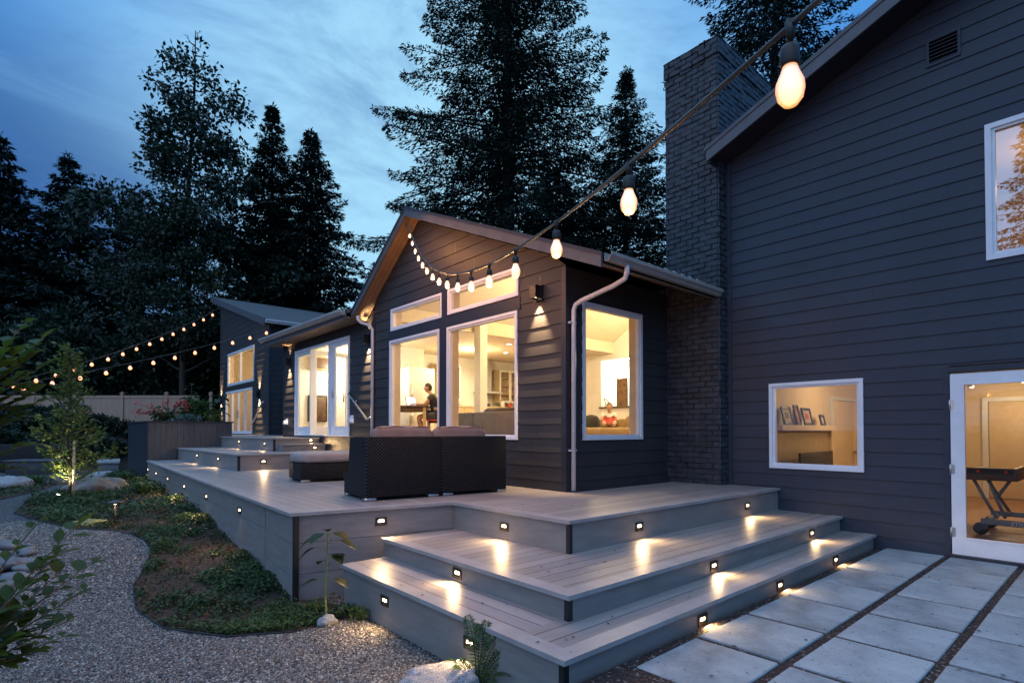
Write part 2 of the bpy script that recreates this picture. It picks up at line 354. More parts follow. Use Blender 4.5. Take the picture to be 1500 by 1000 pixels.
# ------------------------------------------------------------------ patio
t=NT('patio_pebbles'); v=t.coord(); vo=t.nd('ShaderNodeTexVoronoi'); vo.inputs['Scale'].default_value=70; t.l(v,vo.inputs['Vector'])
c=t.ramp(t.sep(vo.outputs['Color'])[0],[(.0,(.010,.006,.005)),(.5,(.040,.019,.014)),(.90,(.085,.045,.034)),(1,(.30,.26,.23))])
t.l(c,t.b.inputs['Base Color']); t.b.inputs['Roughness'].default_value=.8; t.bump(vo.outputs['Distance'],1,.02); M['pebble']=t.m
MB().box(2.33,7.98,-7,2.13,-.5,-.031).build('patio_gravel_bed',M['pebble'],kind='structure')
def patiog(n,seed):
    g=np.random.default_rng(seed); out=[]
    return out
t=NT('concrete_paver'); v=t.coord(); oi=t.nd('ShaderNodeObjectInfo')
f=t.math('ADD',t.math('MULTIPLY',t.noise(v,2.2,7,.65),.7),t.math('MULTIPLY',oi.outputs['Random'],.25))
st=t.noise(v,1.1,8,.75); f=t.math('ADD',t.math('MULTIPLY',f,.6),t.math('MULTIPLY',st,.42))
c=t.ramp(f,[(.34,(.17,.185,.19)),(.5,(.30,.325,.335)),(.68,(.40,.43,.44))])
sp=t.math('LESS_THAN',t.noise(v,22,2,.4),.25); c=t.mix(t.math('MULTIPLY',sp,.5),c,(.09,.085,.08)); pit=t.math('GREATER_THAN',t.noise(v,60,2,.3),.70); c=t.mix(t.math('MULTIPLY',pit,.6),c,(.06,.06,.06))
t.l(c,t.b.inputs['Base Color']); t.b.inputs['Roughness'].default_value=.75; t.bump(t.noise(v,70,4),.25,.003); M['paver']=t.m
ordw=['first','second','third','fourth','fifth','sixth','seventh','eighth','ninth','tenth']
rows=[(1.478,2.045,'row touching the bottom step'),(.842,1.415,'second row from the bottom step'),(.205,.782,'third row from the bottom step'),(-.43,.142,'fourth row from the bottom step'),(-1.06,-.49,'fifth row from the bottom step')]
cols=[7.965-.742*i for i in range(8)]
pv0=None
for j,(y0,y1,rw) in enumerate(rows):
    for i,xr in enumerate(cols):
        x0=xr-.692; 
        if j==0 and i==0: x0=7.24
        if x0<2.4: continue
        # keep the slabs the camera can see
        dx,dy=x0+.35,(y0+y1)/2; dep=dx*.661+dy*.75; lat=dx*.75-dy*.661
        if dep<1 or lat/dep>1.08 or 1.45/dep*804+631>1060: continue
        o=MB().rbox(x0,xr,y0,y1,-.10,-.018+random.uniform(-.003,.003),.006,None,1)
        loc=((x0+xr)/2,(y0+y1)/2,-.06)
        th=MB(); th.v=[(a-loc[0],b-loc[1],c-loc[2]) for a,b,c in o.v]; th.f=o.f; th.sm=[False]*len(o.f)
        ob=th.build('concrete_paver',M['paver']); ob.location=loc; ob.rotation_euler=(random.uniform(-.006,.006),random.uniform(-.006,.006),random.uniform(-.007,.007))
        tag(ob,'grey slab, %s from the navy wall, %s'%(ordw[i],rw),'paver','concrete pavers on the patio')
# ------------------------------------------------------------------ decks
def vec2(p,q):
    d=Vector((q[0]-p[0],q[1]-p[1])); L=d.length; return d/L,L
def fascia(mb,p,q,zt,zb,seams,inset=.035,th=.03,gap=.005):
    """boards from p to q; the outside lies on the right of p->q"""
    u,L=vec2(p,q); n=Vector((u.y,-u.x)); zs=[zt]+list(seams)+[zb]
    for k in range(len(zs)-1):
        mb.frame_box((p[0],p[1]),u,n,0,L,zs[k+1]+(gap if k<len(zs)-2 else 0),zs[k],-inset-th,-inset)
def edge(mb,p,q,zt,th=.032,wd=.135,m0=0,m1=0):
    """edge board; m0/m1: mitre shortening of the inner side at either end"""
    u,L=vec2(p,q); n=Vector((u.y,-u.x)); P=lambda a,d:(p[0]+u.x*a+n.x*d,p[1]+u.y*a+n.y*d)
    mb.prism([P(0,0),P(L,0),P(L-m1*wd,-wd),P(m0*wd,-wd)][::-1],zt-th,zt)
def post(mb,p,z0,z1,w=.034):
    mb.box(p[0]-w/2,p[0]+w/2,p[1]-w/2,p[1]+w/2,z0,z1)
def screws(mb,p,q,z,offs,inset=.035):
    u,L=vec2(p,q); n=Vector((u.y,-u.x))
    for a in offs:
        a=a if a>=0 else L+a
        mb.frame_box(p,u,n,a-.004,a+.004,z-.004,z+.004,-inset,-inset+.002)
A=(1.93,5.47); I=(3.62,5.13); C3=(3.65,3.36); E3=(7.985,3.32); FAR=(2.43,17.88)
deck=thing('main_deck','large grey composite deck carrying the rattan sofa, long skirt along the planting bed','deck',(3,8,0))
MB().prism([(1.97,5.5),(3.66,5.16),(3.66,11.95),(5.34,11.95),(5.34,15),(3.5,17.87),(2.47,17.87)],.57,.612).build('lengthwise_boards',M['deck_len'],deck)
MB().prism([(3.662,3.40),(7.98,3.36),(7.98,4.9),(5.45,4.9),(5.34,5.1),(5.34,11.949),(3.662,11.949)],.57,.6118).build('crosswise_boards',M['deck_cross'],deck)
mb=MB(); edge(mb,FAR,A,.615,m1=1); edge(mb,A,I,.6152,m0=1,m1=-1); edge(mb,I,C3,.615,m0=-1,m1=1); edge(mb,C3,E3,.6152,m0=1); mb.build('edge_board',M['edge_deck'],deck)
mb=MB(); fascia(mb,FAR,(2.02,6.62),.582,-.35,[.30,-.02]); fascia(mb,(2.018,6.60),(1.935,5.515),.582,-.42,[.30,-.02]); mb.build('left_skirt',M['fascia_deck'],deck)
mb=MB(); fascia(mb,(1.975,5.465),(3.657,5.126),.582,-.45,[.305,0.0]); screws(mb,(1.975,5.465),(3.63,5.13),.53,[.06]); screws(mb,(1.975,5.465),(3.63,5.13),.35,[.06]); mb.build('front_skirt',M['fascia_deck'],deck)
mb=MB(); fascia(mb,(3.62,5.155),(3.648,3.41),.582,.2,[]); mb.build('side_fascia',M['fascia_deck'],deck)
mb=MB(); fascia(mb,(3.70,3.362),(7.985,3.322),.582,.2,[]); mb.build('front_fascia',M['fascia_deck'],deck)
for q in ((1.992,5.478,-.5,.045),(3.702,3.412,.2,.042)): mb=MB(); post(mb,q[:2],q[2],.580,q[3]); mb.build('corner_strip',M['black'],deck)
mb=MB(); mb.box(2.07,2.09,6.58,6.63,-.4,.578); mb.build('joint_strip',M['black'],deck)
st=thing('deck_step','lower middle deck step wrapping the deck corner, boards running toward the navy wall','step',(4,3,0))
A2=(2.74,2.53); 
MB().prism([(2.80,2.60),(7.98,2.60),(7.98,3.42),(3.72,3.45),(3.70,5.15),(2.80,5.2)],.27,.307).build('tread_boards',M['deck_cross'],st)
mb=MB(); edge(mb,(2.765,5.20),A2,.31,m1=1); edge(mb,A2,(7.985,2.53),.3102,m0=1); mb.build('edge_board',M['edge_deck'],st)
mb=MB(); fascia(mb,(2.768,5.2),(2.742,2.58),.278,.0,[]); screws(mb,(2.768,5.2),(2.742,2.58),.17,[-.05]); mb.build('left_riser',M['fascia_deck'],st)
mb=MB(); fascia(mb,(2.79,2.532),(5.9,2.532),.278,.0,[]); fascia(mb,(5.906,2.532),(7.985,2.532),.278,.0,[]); mb.build('front_riser',M['fascia_deck'],st)
mb=MB(); post(mb,(2.796,2.586),0,.276,.042); mb.build('corner_strip',M['black'],st)
s1=thing('deck_step','lowest deck step, meeting gravel on one side and the slab patio on the other','step',(4,2.4,0))
A1=(2.28,2.14)
MB().prism([(2.34,2.62),(2.90,2.62),(2.90,5.14),(2.36,5.14)],.08,.1215).build('side_tread_boards',M['deck_len'],s1)
MB().prism([(2.34,2.2),(7.98,2.2),(7.98,2.66),(2.9,2.66),(2.34,2.619)],.08,.1217).build('front_tread_boards',M['deck_cross'],s1)
mb=MB(); edge(mb,(2.30,5.14),A1,.125,m1=1); edge(mb,A1,(7.985,2.155),.1252,m0=1); mb.build('edge_board',M['edge_deck'],s1)
mb=MB(); fascia(mb,(2.302,5.14),(2.281,2.19),.093,-.5,[]); screws(mb,(2.302,5.14),(2.281,2.19),.02,[-.06,-.4]); mb.build('left_riser',M['fascia_deck'],s1)
mb=MB(); fascia(mb,(2.33,2.142),(7.985,2.157),.093,-.5,[]); screws(mb,(2.33,2.142),(7.985,2.157),.05,[.06,.9,2.6]); mb.build('front_riser',M['fascia_deck'],s1)
mb=MB(); post(mb,(2.335,2.196),-.5,.091,.042); mb.build('corner_strip',M['black'],s1)
# upper platforms towards the doors
pl=thing('deck_platform','low platform on the deck beside the dark planter, ottoman in front of it','platform',(4.2,14,.6))
MB().prism([(3.2,11.99),(5.36,11.99),(5.36,17.85),(3.2,17.85)],.90,.947).build('tread_boards',M['deck_len'],pl)
mb=MB(); edge(mb,(3.15,17.85),(3.15,11.94),.95,m1=1); edge(mb,(3.15,11.94),(5.36,11.94),.9502,m0=1); mb.build('edge_board',M['edge_deck'],pl)
mb=MB(); fascia(mb,(3.15,17.85),(3.15,11.99),.918,.6,[]); mb.build('left_riser',M['fascia_deck'],pl)
mb=MB(); fascia(mb,(3.2,11.94),(5.36,11.94),.918,.6,[]); mb.build('front_riser',M['fascia_deck'],pl)
mb=MB(); post(mb,(3.205,11.995),.6,.916,.045); mb.build('corner_strip',M['black'],pl)
p2=thing('door_landing','uppermost landing at the sill of the open french doors','landing',(4.8,17,.9))
MB().prism([(4.3,13.25),(5.36,13.25),(5.36,16),(7.15,16.0),(7.15,29.5),(4.62,29.5),(4.62,17.9),(4.3,17.85)],1.21,1.258).build('tread_boards',M['deck_len'],p2)
mb=MB(); edge(mb,(4.25,17.85),(4.25,13.2),1.262,m1=1); edge(mb,(4.25,13.2),(5.36,13.2),1.2622,m0=1); mb.build('edge_board',M['edge_deck'],p2)
mb=MB(); fascia(mb,(4.25,17.85),(4.25,13.25),1.23,.9,[]); mb.build('left_riser',M['fascia_deck'],p2)
mb=MB(); fascia(mb,(4.3,13.2),(5.36,13.2),1.23,.9,[]); mb.build('front_riser',M['fascia_deck'],p2)
mb=MB(); post(mb,(4.305,13.255),.9,1.228,.045); mb.build('corner_strip',M['black'],p2)
p3=thing('deck_step','small step in front of the landing below the french doors','step',(4.9,13,.95))
MB().box(4.42,5.36,12.86,13.21,1.08,1.122).build('tread_boards',M['deck_cross'],p3)
mb=MB(); edge(mb,(4.36,12.82),(5.36,12.82),1.125); mb.build('edge_board',M['edge_deck'],p3)
mb=MB(); fascia(mb,(4.38,12.82),(5.36,12.82),1.093,.93,[]); mb.box(4.38,4.41,12.87,13.2,.93,1.09); mb.build('riser',M['fascia_deck'],p3)
# a doorstep along the right half of the landing, in front of the french doors
# ------------------------------------------------------------------ step lights
def step_light(p,n,label,first,e=17,w=.125,h=.088):
    """p: point on the riser, n: outward horizontal normal"""
    n=Vector((n[0],n[1],0)).normalized(); u=Vector((-n.y,n.x,0))
    t=thing('step_light',label,'step light',p,'recessed step lights in the deck risers')
    f=lambda a,z,d:(Vector(p)+u*a+Vector((0,0,z))+n*d)[:]
    mb=MB(); o=(p[0],p[1])
    # bezel: outer plate with a raised rim
    for (a0,a1,z0,z1) in ((-w/2,w/2,h/2-.014,h/2),(-w/2,w/2,-h/2,-h/2+.02),(-w/2,-w/2+.018,-h/2+.02,h/2-.014),(w/2-.018,w/2,-h/2+.02,h/2-.014)):
        mb.frame_box(o,u,n,a0,a1,p[2]+z0,p[2]+z1,-.001,.010)
    mb.frame_box(o,u,n,-w/2+.018,w/2-.018,p[2]-h/2+.02,p[2]+h/2-.014,-.001,.003)
    mb.frame_box(o,u,n,-w/2+.01,w/2-.01,p[2]+h/2-.016,p[2]+h/2-.011,.010,.022)
    mb.build('bezel',M['bronze'],t)
    mb=MB(); ring=[]
    for k in range(14):
        a=2*PI*k/14; x=.036*math.cos(a); z=.024*math.sin(a)+.004
        if z<-.009: z=-.009
        ring.append((x,z))
    mb.hull([f(x,z,.0035) for x,z in ring],[f(x*.9,z*.9,.008) for x,z in ring]); mb.build('lens',M['lens'],t)
    lamp('SPOT',f(0,-.002,.034),e*1.15,(1,.63,.29),.032,f(0,-.15,.30),R(160),1.0,'step_lamp')
SL=[((2.116,7.767,.38),(-1,-.04),'step light on the long skirt, nearest the front corner of the deck'),
 ((2.225,9.91,.362),(-1,-.04),'second step light from the front corner on the long skirt'),
 ((2.303,11.99,.362),(-1,-.04),'third step light from the front corner on the long skirt'),
 ((2.365,14.11,.362),(-1,-.04),'fourth step light from the front corner on the long skirt'),
 ((2.41,16.04,.365),(-1,-.04),'fifth step light from the front corner on the long skirt'),
 ((2.445,17.72,.37),(-1,-.04),'step light at the far end of the long skirt, by the dark planter'),
 ((2.835,5.325,.458),(-.198,-.98),'step light on the deck front below the rattan sofa, above a step end'),
 ((3.664,4.277,.444),(-1,-.02),'step light on the top riser facing the garden'),
 ((4.728,3.385,.439),(-.01,-1),'step light on the top riser facing the patio, nearer the corner'),
 ((7.069,3.364,.442),(-.01,-1),'step light on the top riser facing the patio, nearer the navy wall'),
 ((2.79,3.875,.196),(-1,-.01),'step light on the middle riser facing the garden'),
 ((4.721,2.567,.188),(0,-1),'step light on the middle riser facing the patio, nearer the corner'),
 ((7.024,2.567,.20),(0,-1),'step light on the middle riser beside a board joint, nearer the navy wall'),
 ((2.331,4.301,-.044),(-1,-.01),'step light on the bottom riser above the gravel, nearest the sunflower seedling'),
 ((2.323,3.079,-.054),(-1,-.01),'step light on the bottom riser beside the sword fern'),
 ((3.834,2.181,.0),(0,-1),'step light on the bottom riser facing the slabs, nearest the corner'),
 ((5.211,2.184,.0),(0,-1),'step light in the middle of the bottom riser facing the slabs'),
 ((6.647,2.188,.01),(0,-1),'step light on the bottom riser facing the slabs, nearest the navy wall'),
 ((3.185,15.536,.80),(-1,0),'step light on the low platform side, next to the dark planter'),
 ((3.185,13.508,.795),(-1,0),'step light on the low platform side, nearer its front corner'),
 ((3.675,11.975,.782),(0,-1),'step light on the low platform front, above the ottoman'),
 ((4.285,16.022,1.13),(-1,0),'step light on the landing side, next to the dark planter'),
 ((4.285,13.876,1.107),(-1,0),'step light on the landing side, nearer its corner post'),
 ((5.15,13.235,1.19),(0,-1),'step light right under the sill of the open french doors'),
 ((5.1,12.855,1.02),(0,-1),'step light on the small step below the french doors')]
for i,(p,n,l) in enumerate(SL):
    if i<6: p=(2.02+(p[1]-6.62)*.0364+.033,p[1],p[2])
    elif n[0]==0: p=(p[0],p[1]-.003,p[2])
    step_light(p,n,l,i==0)

# bits of dry leaf and grit blown over deck, steps and slabs
g=np.random.default_rng(55)
def debris(n,xr,yr,z): return np.stack([g.uniform(*xr,n),g.uniform(*yr,n),np.full(n,z)],1)
DP=np.concatenate([debris(150,(2.9,7.9),(-.5,2.0),-.012),debris(30,(2.35,7.9),(2.2,2.5),.129),debris(40,(2.85,7.9),(2.6,3.3),.313),debris(50,(3.75,7.6),(3.45,4.8),.618),debris(40,(2.1,3.4),(6,11),.618),debris(14,(2.35,2.7),(2.7,5),.127)])
n=len(DP); V=[];Fq=[]
for i in range(n):
    a=g.uniform(0,6.28); L=g.uniform(.006,.020); W=L*g.uniform(.3,.7); c,s_=math.cos(a),math.sin(a); x,y,z=DP[i]
    V+=[(x-c*L,y-s_*L,z),(x+s_*W,y-c*W,z+.002),(x+c*L,y+s_*L,z+.003),(x-s_*W,y+c*W,z+.001)]; Fq.append((4*i,4*i+1,4*i+2,4*i+3))
np_obj('dry_leaf_bits',np.array(V),np.array(Fq),plain('dry_leaf',(.05,.03,.018),.9,var=.5),kind='stuff')
# ------------------------------------------------------------------ house shells
def siding(name,parent,mat,o,u,n,arange,z0,z1,openings=(),exp=.175,joint=3.6,seed=1):
    """lapped boards on the wall o + a*u, outward n; arange(z)->(a0,a1); openings (a0,a1,z0,z1)"""
    rg=random.Random(seed); mb=MB(); P=lambda a,z,d:(o[0]+u[0]*a+n[0]*d,o[1]+u[1]*a+n[1]*d,z)
    k=0; zc=z0
    while zc<z1-1e-6:
        zt=min(zc+exp,z1); cuts=sorted({zc,zt}|{z for w in openings for z in (w[2],w[3]) if zc<z<zt})
        A0,A1=arange((zc+zt)/2); js=[]; a=A0+rg.uniform(.4,joint)
        while a<A1: js.append(a); a+=joint*rg.uniform(.8,1.1)
        dep=lambda z:.016-.013*(z-zc)/exp
        for za,zb in zip(cuts[:-1],cuts[1:]):
            la,ra=arange(za); lb,rb=arange(zb); m=(za+zb)/2
            blocks=sorted([(w[0],w[1]) for w in openings if w[2]<m<w[3]]+[(j-.0015,j+.0015) for j in js])
            segs=[]; cur=None
            L,Rr=min(la,lb),max(ra,rb); x=L
            for b0,b1 in blocks:
                if b0>x: segs.append((x,b0))
                x=max(x,b1)
            if x<Rr: segs.append((x,Rr))
            for s0,s1 in segs:
                q=[max(s0,la) if s0==L else s0,min(s1,ra) if s1==Rr else s1,min(s1,rb) if s1==Rr else s1,max(s0,lb) if s0==L else s0]
                if q[1]-q[0]<=.002 and q[2]-q[3]<=.002: continue
                q[1]=max(q[1],q[0]); q[2]=max(q[2],q[3])
                mb.quad(P(q[0],za,dep(za)),P(q[1],za,dep(za)),P(q[2],zb,dep(zb)),P(q[3],zb,dep(zb)))
                if za==zc: mb.quad(P(q[0],za,.001),P(q[1],za,.001),P(q[1],za,dep(za)),P(q[0],za,dep(za)))
                if za==zc:
                    for j in js:
                        if s0<=j<=s1+.004 and j>A0+.02: mb.quad(P(j-.006,za,.0012),P(j+.006,za,.0012),P(j+.006,zt,.0012),P(j-.006,zt,.0012))
        zc=zt; k+=1
    return mb.build(name,mat,parent)
def window(parent,o,u,n,a0,a1,z0,z1,fw=.05,mull=(),cream=.13,name='window',lbl=None,sash=.03,glassd=-.025,ret=True,glassm='glass'):
    """white frame proud of the siding, inner sash, glass, room-side return"""
    F=lambda mb,*a:mb.frame_box(o,u,n,*a)
    mb=MB()
    F(mb,a0,a1,z1-fw,z1,-.05,.034); F(mb,a0,a1,z0,z0+fw,-.05,.036); F(mb,a0,a0+fw,z0+fw,z1-fw,-.05,.034); F(mb,a1-fw,a1,z0+fw,z1-fw,-.05,.034)
    fr=mb.build(name,M['white'],parent,label=lbl)
    mb=MB(); b=fw; s=sash
    for x in mull: F(mb,x-.03,x+.03,z0+b,z1-b,-.045,.028)
    F(mb,a0+b,a1-b,z1-b-s,z1-b,-.045,.012); F(mb,a0+b,a1-b,z0+b,z0+b+s,-.045,.012); F(mb,a0+b,a0+b+s,z0+b+s,z1-b-s,-.045,.012); F(mb,a1-b-s,a1-b,z0+b+s,z1-b-s,-.045,.012)
    mb.build('sash',M['white'],fr)
    P=lambda a,z,d:(o[0]+u[0]*a+n[0]*d,o[1]+u[1]*a+n[1]*d,z)
    MB().quad(P(a0+b,z0+b,glassd),P(a1-b,z0+b,glassd),P(a1-b,z1-b,glassd),P(a0+b,z1-b,glassd)).build('pane',M[glassm],fr)
    if ret:
        mb=MB(); c=cream
        F(mb,a0+.01,a1-.01,z1-.025,z1,-.05-c,-.05); F(mb,a0+.01,a1-.01,z0,z0+.025,-.05-c,-.05); F(mb,a0,a0+.02,z0+.025,z1-.025,-.05-c,-.05); F(mb,a1-.02,a1,z0+.025,z1-.025,-.05-c,-.05)
        mb.build('inner_return',M['cream'],fr)
    return fr
def sconce(p,n,label,up=True,e=9,size=(.12,.24)):
    n=Vector((*n,0)).normalized(); u=Vector((-n.y,n.x,0)); o=(p[0],p[1]); w,h=size
    t=thing('wall_sconce',label,'wall light',p,'up-and-down wall lights on the siding')
    mb=MB(); mb.frame_box(o,u,n,-w/2,w/2,p[2]-h/2,p[2]+h/2,0,.03); mb.build('back_plate',M['black'],t)
    mb=MB()
    for q in ((-w*.42,-w*.42+.008,.03,.13),(w*.42-.008,w*.42,.03,.13),(-w*.42,w*.42,.122,.13)): mb.frame_box(o,u,n,q[0],q[1],p[2]-h*.38,p[2]+h*.38,q[2],q[3])
    mb.frame_box(o,u,n,-w*.46,w*.46,p[2]+h*.38,p[2]+h*.42,.03,.135) if not up else None
    mb.build('shade',M['black'],t)
    c=Vector(p)+n*.075
    mb=MB(); mb.lathe((c.x,c.y,c.z-h*.30),[(.0,0),(.028,.001),(.028,.02),(0,.021)],12)
    if up: mb.lathe((c.x,c.y,c.z+h*.26),[(.0,0),(.028,.001),(.028,.02),(0,.021)],12)
    mb.build('lamp_lens',M['lens'],t)
    lamp('SPOT',(c.x,c.y,c.z-h*.34),e,(1,.66,.33),.015,(c.x-n.x*.45,c.y-n.y*.45,c.z-3),R(58),.9,'sconce_lamp')
    if up: lamp('SPOT',(c.x,c.y,c.z+h*.34),e*.6,(1,.66,.33),.015,(c.x-n.x*.45,c.y-n.y*.45,c.z+3),R(58),.9,'sconce_lamp')
    return t
def slab(mb,x0,x1,ya,za,yb,zb,th):
    """roof slab spanning x0..x1 between eave (ya,za) and ridge (yb,zb); z is the top"""
    mb.hull([(x0,ya,za-th),(x0,yb,zb-th),(x0,yb,zb),(x0,ya,za)],[(x1,ya,za-th),(x1,yb,zb-th),(x1,yb,zb),(x1,ya,za)])
NX=(-1,0); UY=(0,1); NY=(0,-1); UX=(1,0)
# ---- two-storey wing on the right (wall plane x = 8)
nv=thing('house_wing','tall navy wing at the right with lapped siding and a white glazed door','house wing',(9,1,0),'wings of the house')
rake=lambda y:5.60+.402*(4.15-y)      # top of the roof at the overhang
def navy_rng(z):
    y1=4.02; y0=-3.0
    if z>5.45: y1=min(y1,4.15-(z-5.45)/.402)
    return (y0,y1)
WIN=(2.282,3.466,.895,2.096); DOOR=(.36,1.412,-.05,2.085); UP=(-.15,1.066,3.312,4.828); VENT=(1.262,1.585,5.735,6.06)
siding('siding',nv,M['navy'],(8,0),UY,NX,navy_rng,-.06,8.2,[WIN,DOOR[:2]+(-.1,2.17),UP,VENT],.174,seed=4)
mb=MB(); mb.box(7.972,8.05,4.02,4.085,.55,5.52); mb.build('corner_trim',M['navy'],nv)
mb=MB(); mb.box(8.002,8.05,1.41,1.50,-.05,2.12); mb.box(7.985,8.05,1.418,1.474,-.05,2.155); mb.box(7.985,8.05,.2,1.417,2.098,2.155); mb.build('door_casing',M['navy'],nv)
window(nv,(8,0),UY,NX,*WIN,fw=.045,cream=.10)
window(nv,(8,0),UY,NX,*UP,fw=.055,cream=.10,glassm='glassr')
# roof: deck, rake board, soffit, shingles
mb=MB(); x0,x1=7.50,16
mb.hull([(x0+.03,4.15,rake(4.15)-.02),(x0+.03,-3.2,rake(-3.2)-.02),(x0+.03,-3.2,rake(-3.2)+.03),(x0+.03,4.17,rake(4.17)+.03)],[(x1,4.15,rake(4.15)-.02),(x1,-3.2,rake(-3.2)-.02),(x1,-3.2,rake(-3.2)+.03),(x1,4.17,rake(4.17)+.03)]); mb.build('roof',M['shingle'],nv)
mb=MB(); mb.hull([(x0,4.15,rake(4.15)-.185),(x0,-3.2,rake(-3.2)-.185),(x0,-3.2,rake(-3.2)-.03),(x0,4.15,rake(4.15)-.03)],[(x0+.035,4.15,rake(4.15)-.185),(x0+.035,-3.2,rake(-3.2)-.185),(x0+.035,-3.2,rake(-3.2)-.03),(x0+.035,4.15,rake(4.15)-.03)]); mb.build('rake_board',M['lightfascia'],nv)
mb=MB(); mb.hull([(x0-.012,4.18,rake(4.18)-.025),(x0-.012,-3.2,rake(-3.2)-.025),(x0-.012,-3.2,rake(-3.2)+.034),(x0-.012,4.18,rake(4.18)+.034)],[(x0+.028,4.18,rake(4.18)-.025),(x0+.028,-3.2,rake(-3.2)-.025),(x0+.028,-3.2,rake(-3.2)+.034),(x0+.028,4.18,rake(4.18)+.034)]); mb.build('drip_edge',M['fascia'],nv)
mb=MB(); mb.hull([(x0+.036,4.14,rake(4.14)-.15),(x0+.036,-3.2,rake(-3.2)-.15),(x0+.036,-3.2,rake(-3.2)-.13),(x0+.036,4.14,rake(4.14)-.13)],[(8.06,4.14,rake(4.14)-.15),(8.06,-3.2,rake(-3.2)-.15),(8.06,-3.2,rake(-3.2)-.13),(8.06,4.14,rake(4.14)-.13)]); mb.build('soffit',M['trim'],nv)
mb=MB(); mb.box(x0+.04,16,4.10,4.145,rake(4.15)-.2,rake(4.15)-.02); mb.build('eave_board',M['trim'],nv)
mb=MB(); mb.box(8.05,16,4.0,4.06,-.1,5.5); mb.build('end_wall',M['trim'],nv)
# gable vent
mb=MB(); F=lambda *a:mb.frame_box((8,0),UY,NX,*a)
F(1.262,1.585,6.03,6.06,-.03,.03);F(1.262,1.585,5.735,5.765,-.03,.03);F(1.262,1.29,5.765,6.03,-.03,.03);F(1.557,1.585,5.765,6.03,-.03,.03); vt=mb.build('louvre_vent',M['navy'],nv)
mb=MB()
for k in range(6):
    z=5.775+k*.043
    mb.hull([(7.975,1.29,z),(8.02,1.29,z+.03),(8.02,1.29,z+.036),(7.975,1.29,z+.006)],[(7.975,1.557,z),(8.02,1.557,z+.03),(8.02,1.557,z+.036),(7.975,1.557,z+.006)])
mb.build('slats',M['navy'],vt); MB().box(8.03,8.04,1.27,1.58,5.74,6.05).build('backing',M['black'],vt)
# glazed door
mb=MB(); F=lambda *a:mb.frame_box((8,0),UY,NX,*a)
F(.36,1.405,1.955,2.075,-.04,.012);F(.36,1.405,.012,.20,-.04,.012);F(1.285,1.405,.20,1.955,-.04,.012);F(.36,.48,.20,1.955,-.04,.012); dr=mb.build('glazed_door',M['white'],nv,label='white full-glass door standing shut')
mb=MB(); F(.475,1.29,1.945,1.96,-.03,.02);F(.475,1.29,.195,.21,-.03,.02);F(1.277,1.29,.21,1.945,-.03,.02);F(.475,.488,.21,1.945,-.03,.02); mb.build('glazing_bead',M['white'],dr)
MB().quad((8.012,.48,.2),(8.012,1.285,.2),(8.012,1.285,1.955),(8.012,.48,1.955)).build('pane',M['glass'],dr)
for z in (1.72,.98,.26):
    mb=MB(); mb.lathe((7.984,1.411,z-.055),[(.001,-.006),(.009,-.004),(.009,.112),(.001,.114)],10); mb.frame_box((8,0),UY,NX,1.372,1.41,z-.05,z+.055,.0122,.0145); mb.build('hinge',M['steel'],dr)
MB().box(7.93,8.06,.3,1.42,-.03,.010).build('threshold',M['trim'],nv)
# rooms of that wing
mb=MB(); mb.box(8.17,17,-3,4.02,-.06,.02); mb.build('lower_floor',M['wood'],nv)
mb=MB(); mb.box(8.10,17,-3,4.0,2.44,2.6); mb.build('lower_ceiling',M['warmwall'],nv)
mb=MB(); mb.box(8.17,17,3.95,3.995,.02,2.44); mb.box(15.2,15.3,-3,3.95,.02,2.44); mb.box(8.17,17,-3,-2.9,.02,2.44)
# room side of the outer wall, around the openings
def inner(mb,x0,x1,ya,yb,za,zb,ops):
    ys=sorted({ya,yb}|{o[0] for o in ops}|{o[1] for o in ops}); zs=sorted({za,zb}|{max(o[2],za) for o in ops}|{o[3] for o in ops})
    for i in range(len(ys)-1):
        for k in range(len(zs)-1):
            cy_,cz=(ys[i]+ys[i+1])/2,(zs[k]+zs[k+1])/2
            if not any(o[0]<cy_<o[1] and o[2]<cz<o[3] for o in ops): mb.box(x0,x1,ys[i],ys[i+1],zs[k],zs[k+1])
inner(mb,8.06,8.17,-3,3.95,.02,2.44,[WIN,(.36,1.412,-.1,2.085)]); mb.build('lower_walls',M['warmwall'],nv)
mb=MB(); mb.box(8.17,12,-3,3.9,2.61,2.7); mb.box(12,12.1,-3,3.9,2.7,5.3); mb.box(8.17,12.1,3.88,3.95,2.7,5.3); mb.box(8.17,12,-3,-2.9,2.7,5.3); mb.box(8.10,12.1,-3,3.95,5.3,5.4); inner(mb,8.06,8.17,-3,3.88,2.7,5.3,[UP]); mb.build('upper_walls',M['warmwall'],nv)
# mantel wall, closet doors (parts of the room)
mb=MB(); mb.box(9.05,11.42,3.72,3.95,1.43,1.52); mb.box(11.42,11.62,3.80,3.95,.02,1.52); mb.box(8.9,9.05,3.80,3.95,.02,1.52); mt=mb.build('mantel',M['door'],nv)
MB().box(9.05,11.42,3.86,3.94,.02,1.43).build('tiled_surround',plain('surround_tile',(.42,.33,.23),.4,var=.1,scale=8),mt)
for k,x in enumerate((11.86,13.02)):
    mb=MB(); mb.rbox(x,x+1.14,3.90,3.945,.03,2.02,.006); d=mb.build('closet_door',M['door'],nv)
    kx=x+1.07 if k==0 else x+.07
    mb=MB(); mb.lathe((kx,3.895,.98),[(.012,0),(.012,.03),(.03,.04),(.032,.06),(.02,.075),(0,.078)],12,(0,-1,0)); mb.build('door_knob',M['steel'],d)
mb=MB(); mb.box(11.72,14.3,3.90,3.949,2.03,2.10); mb.box(11.72,11.84,3.90,3.949,.02,2.03); mb.box(14.18,14.3,3.90,3.949,.02,2.03); mb.build('closet_casing',M['white'],nv)
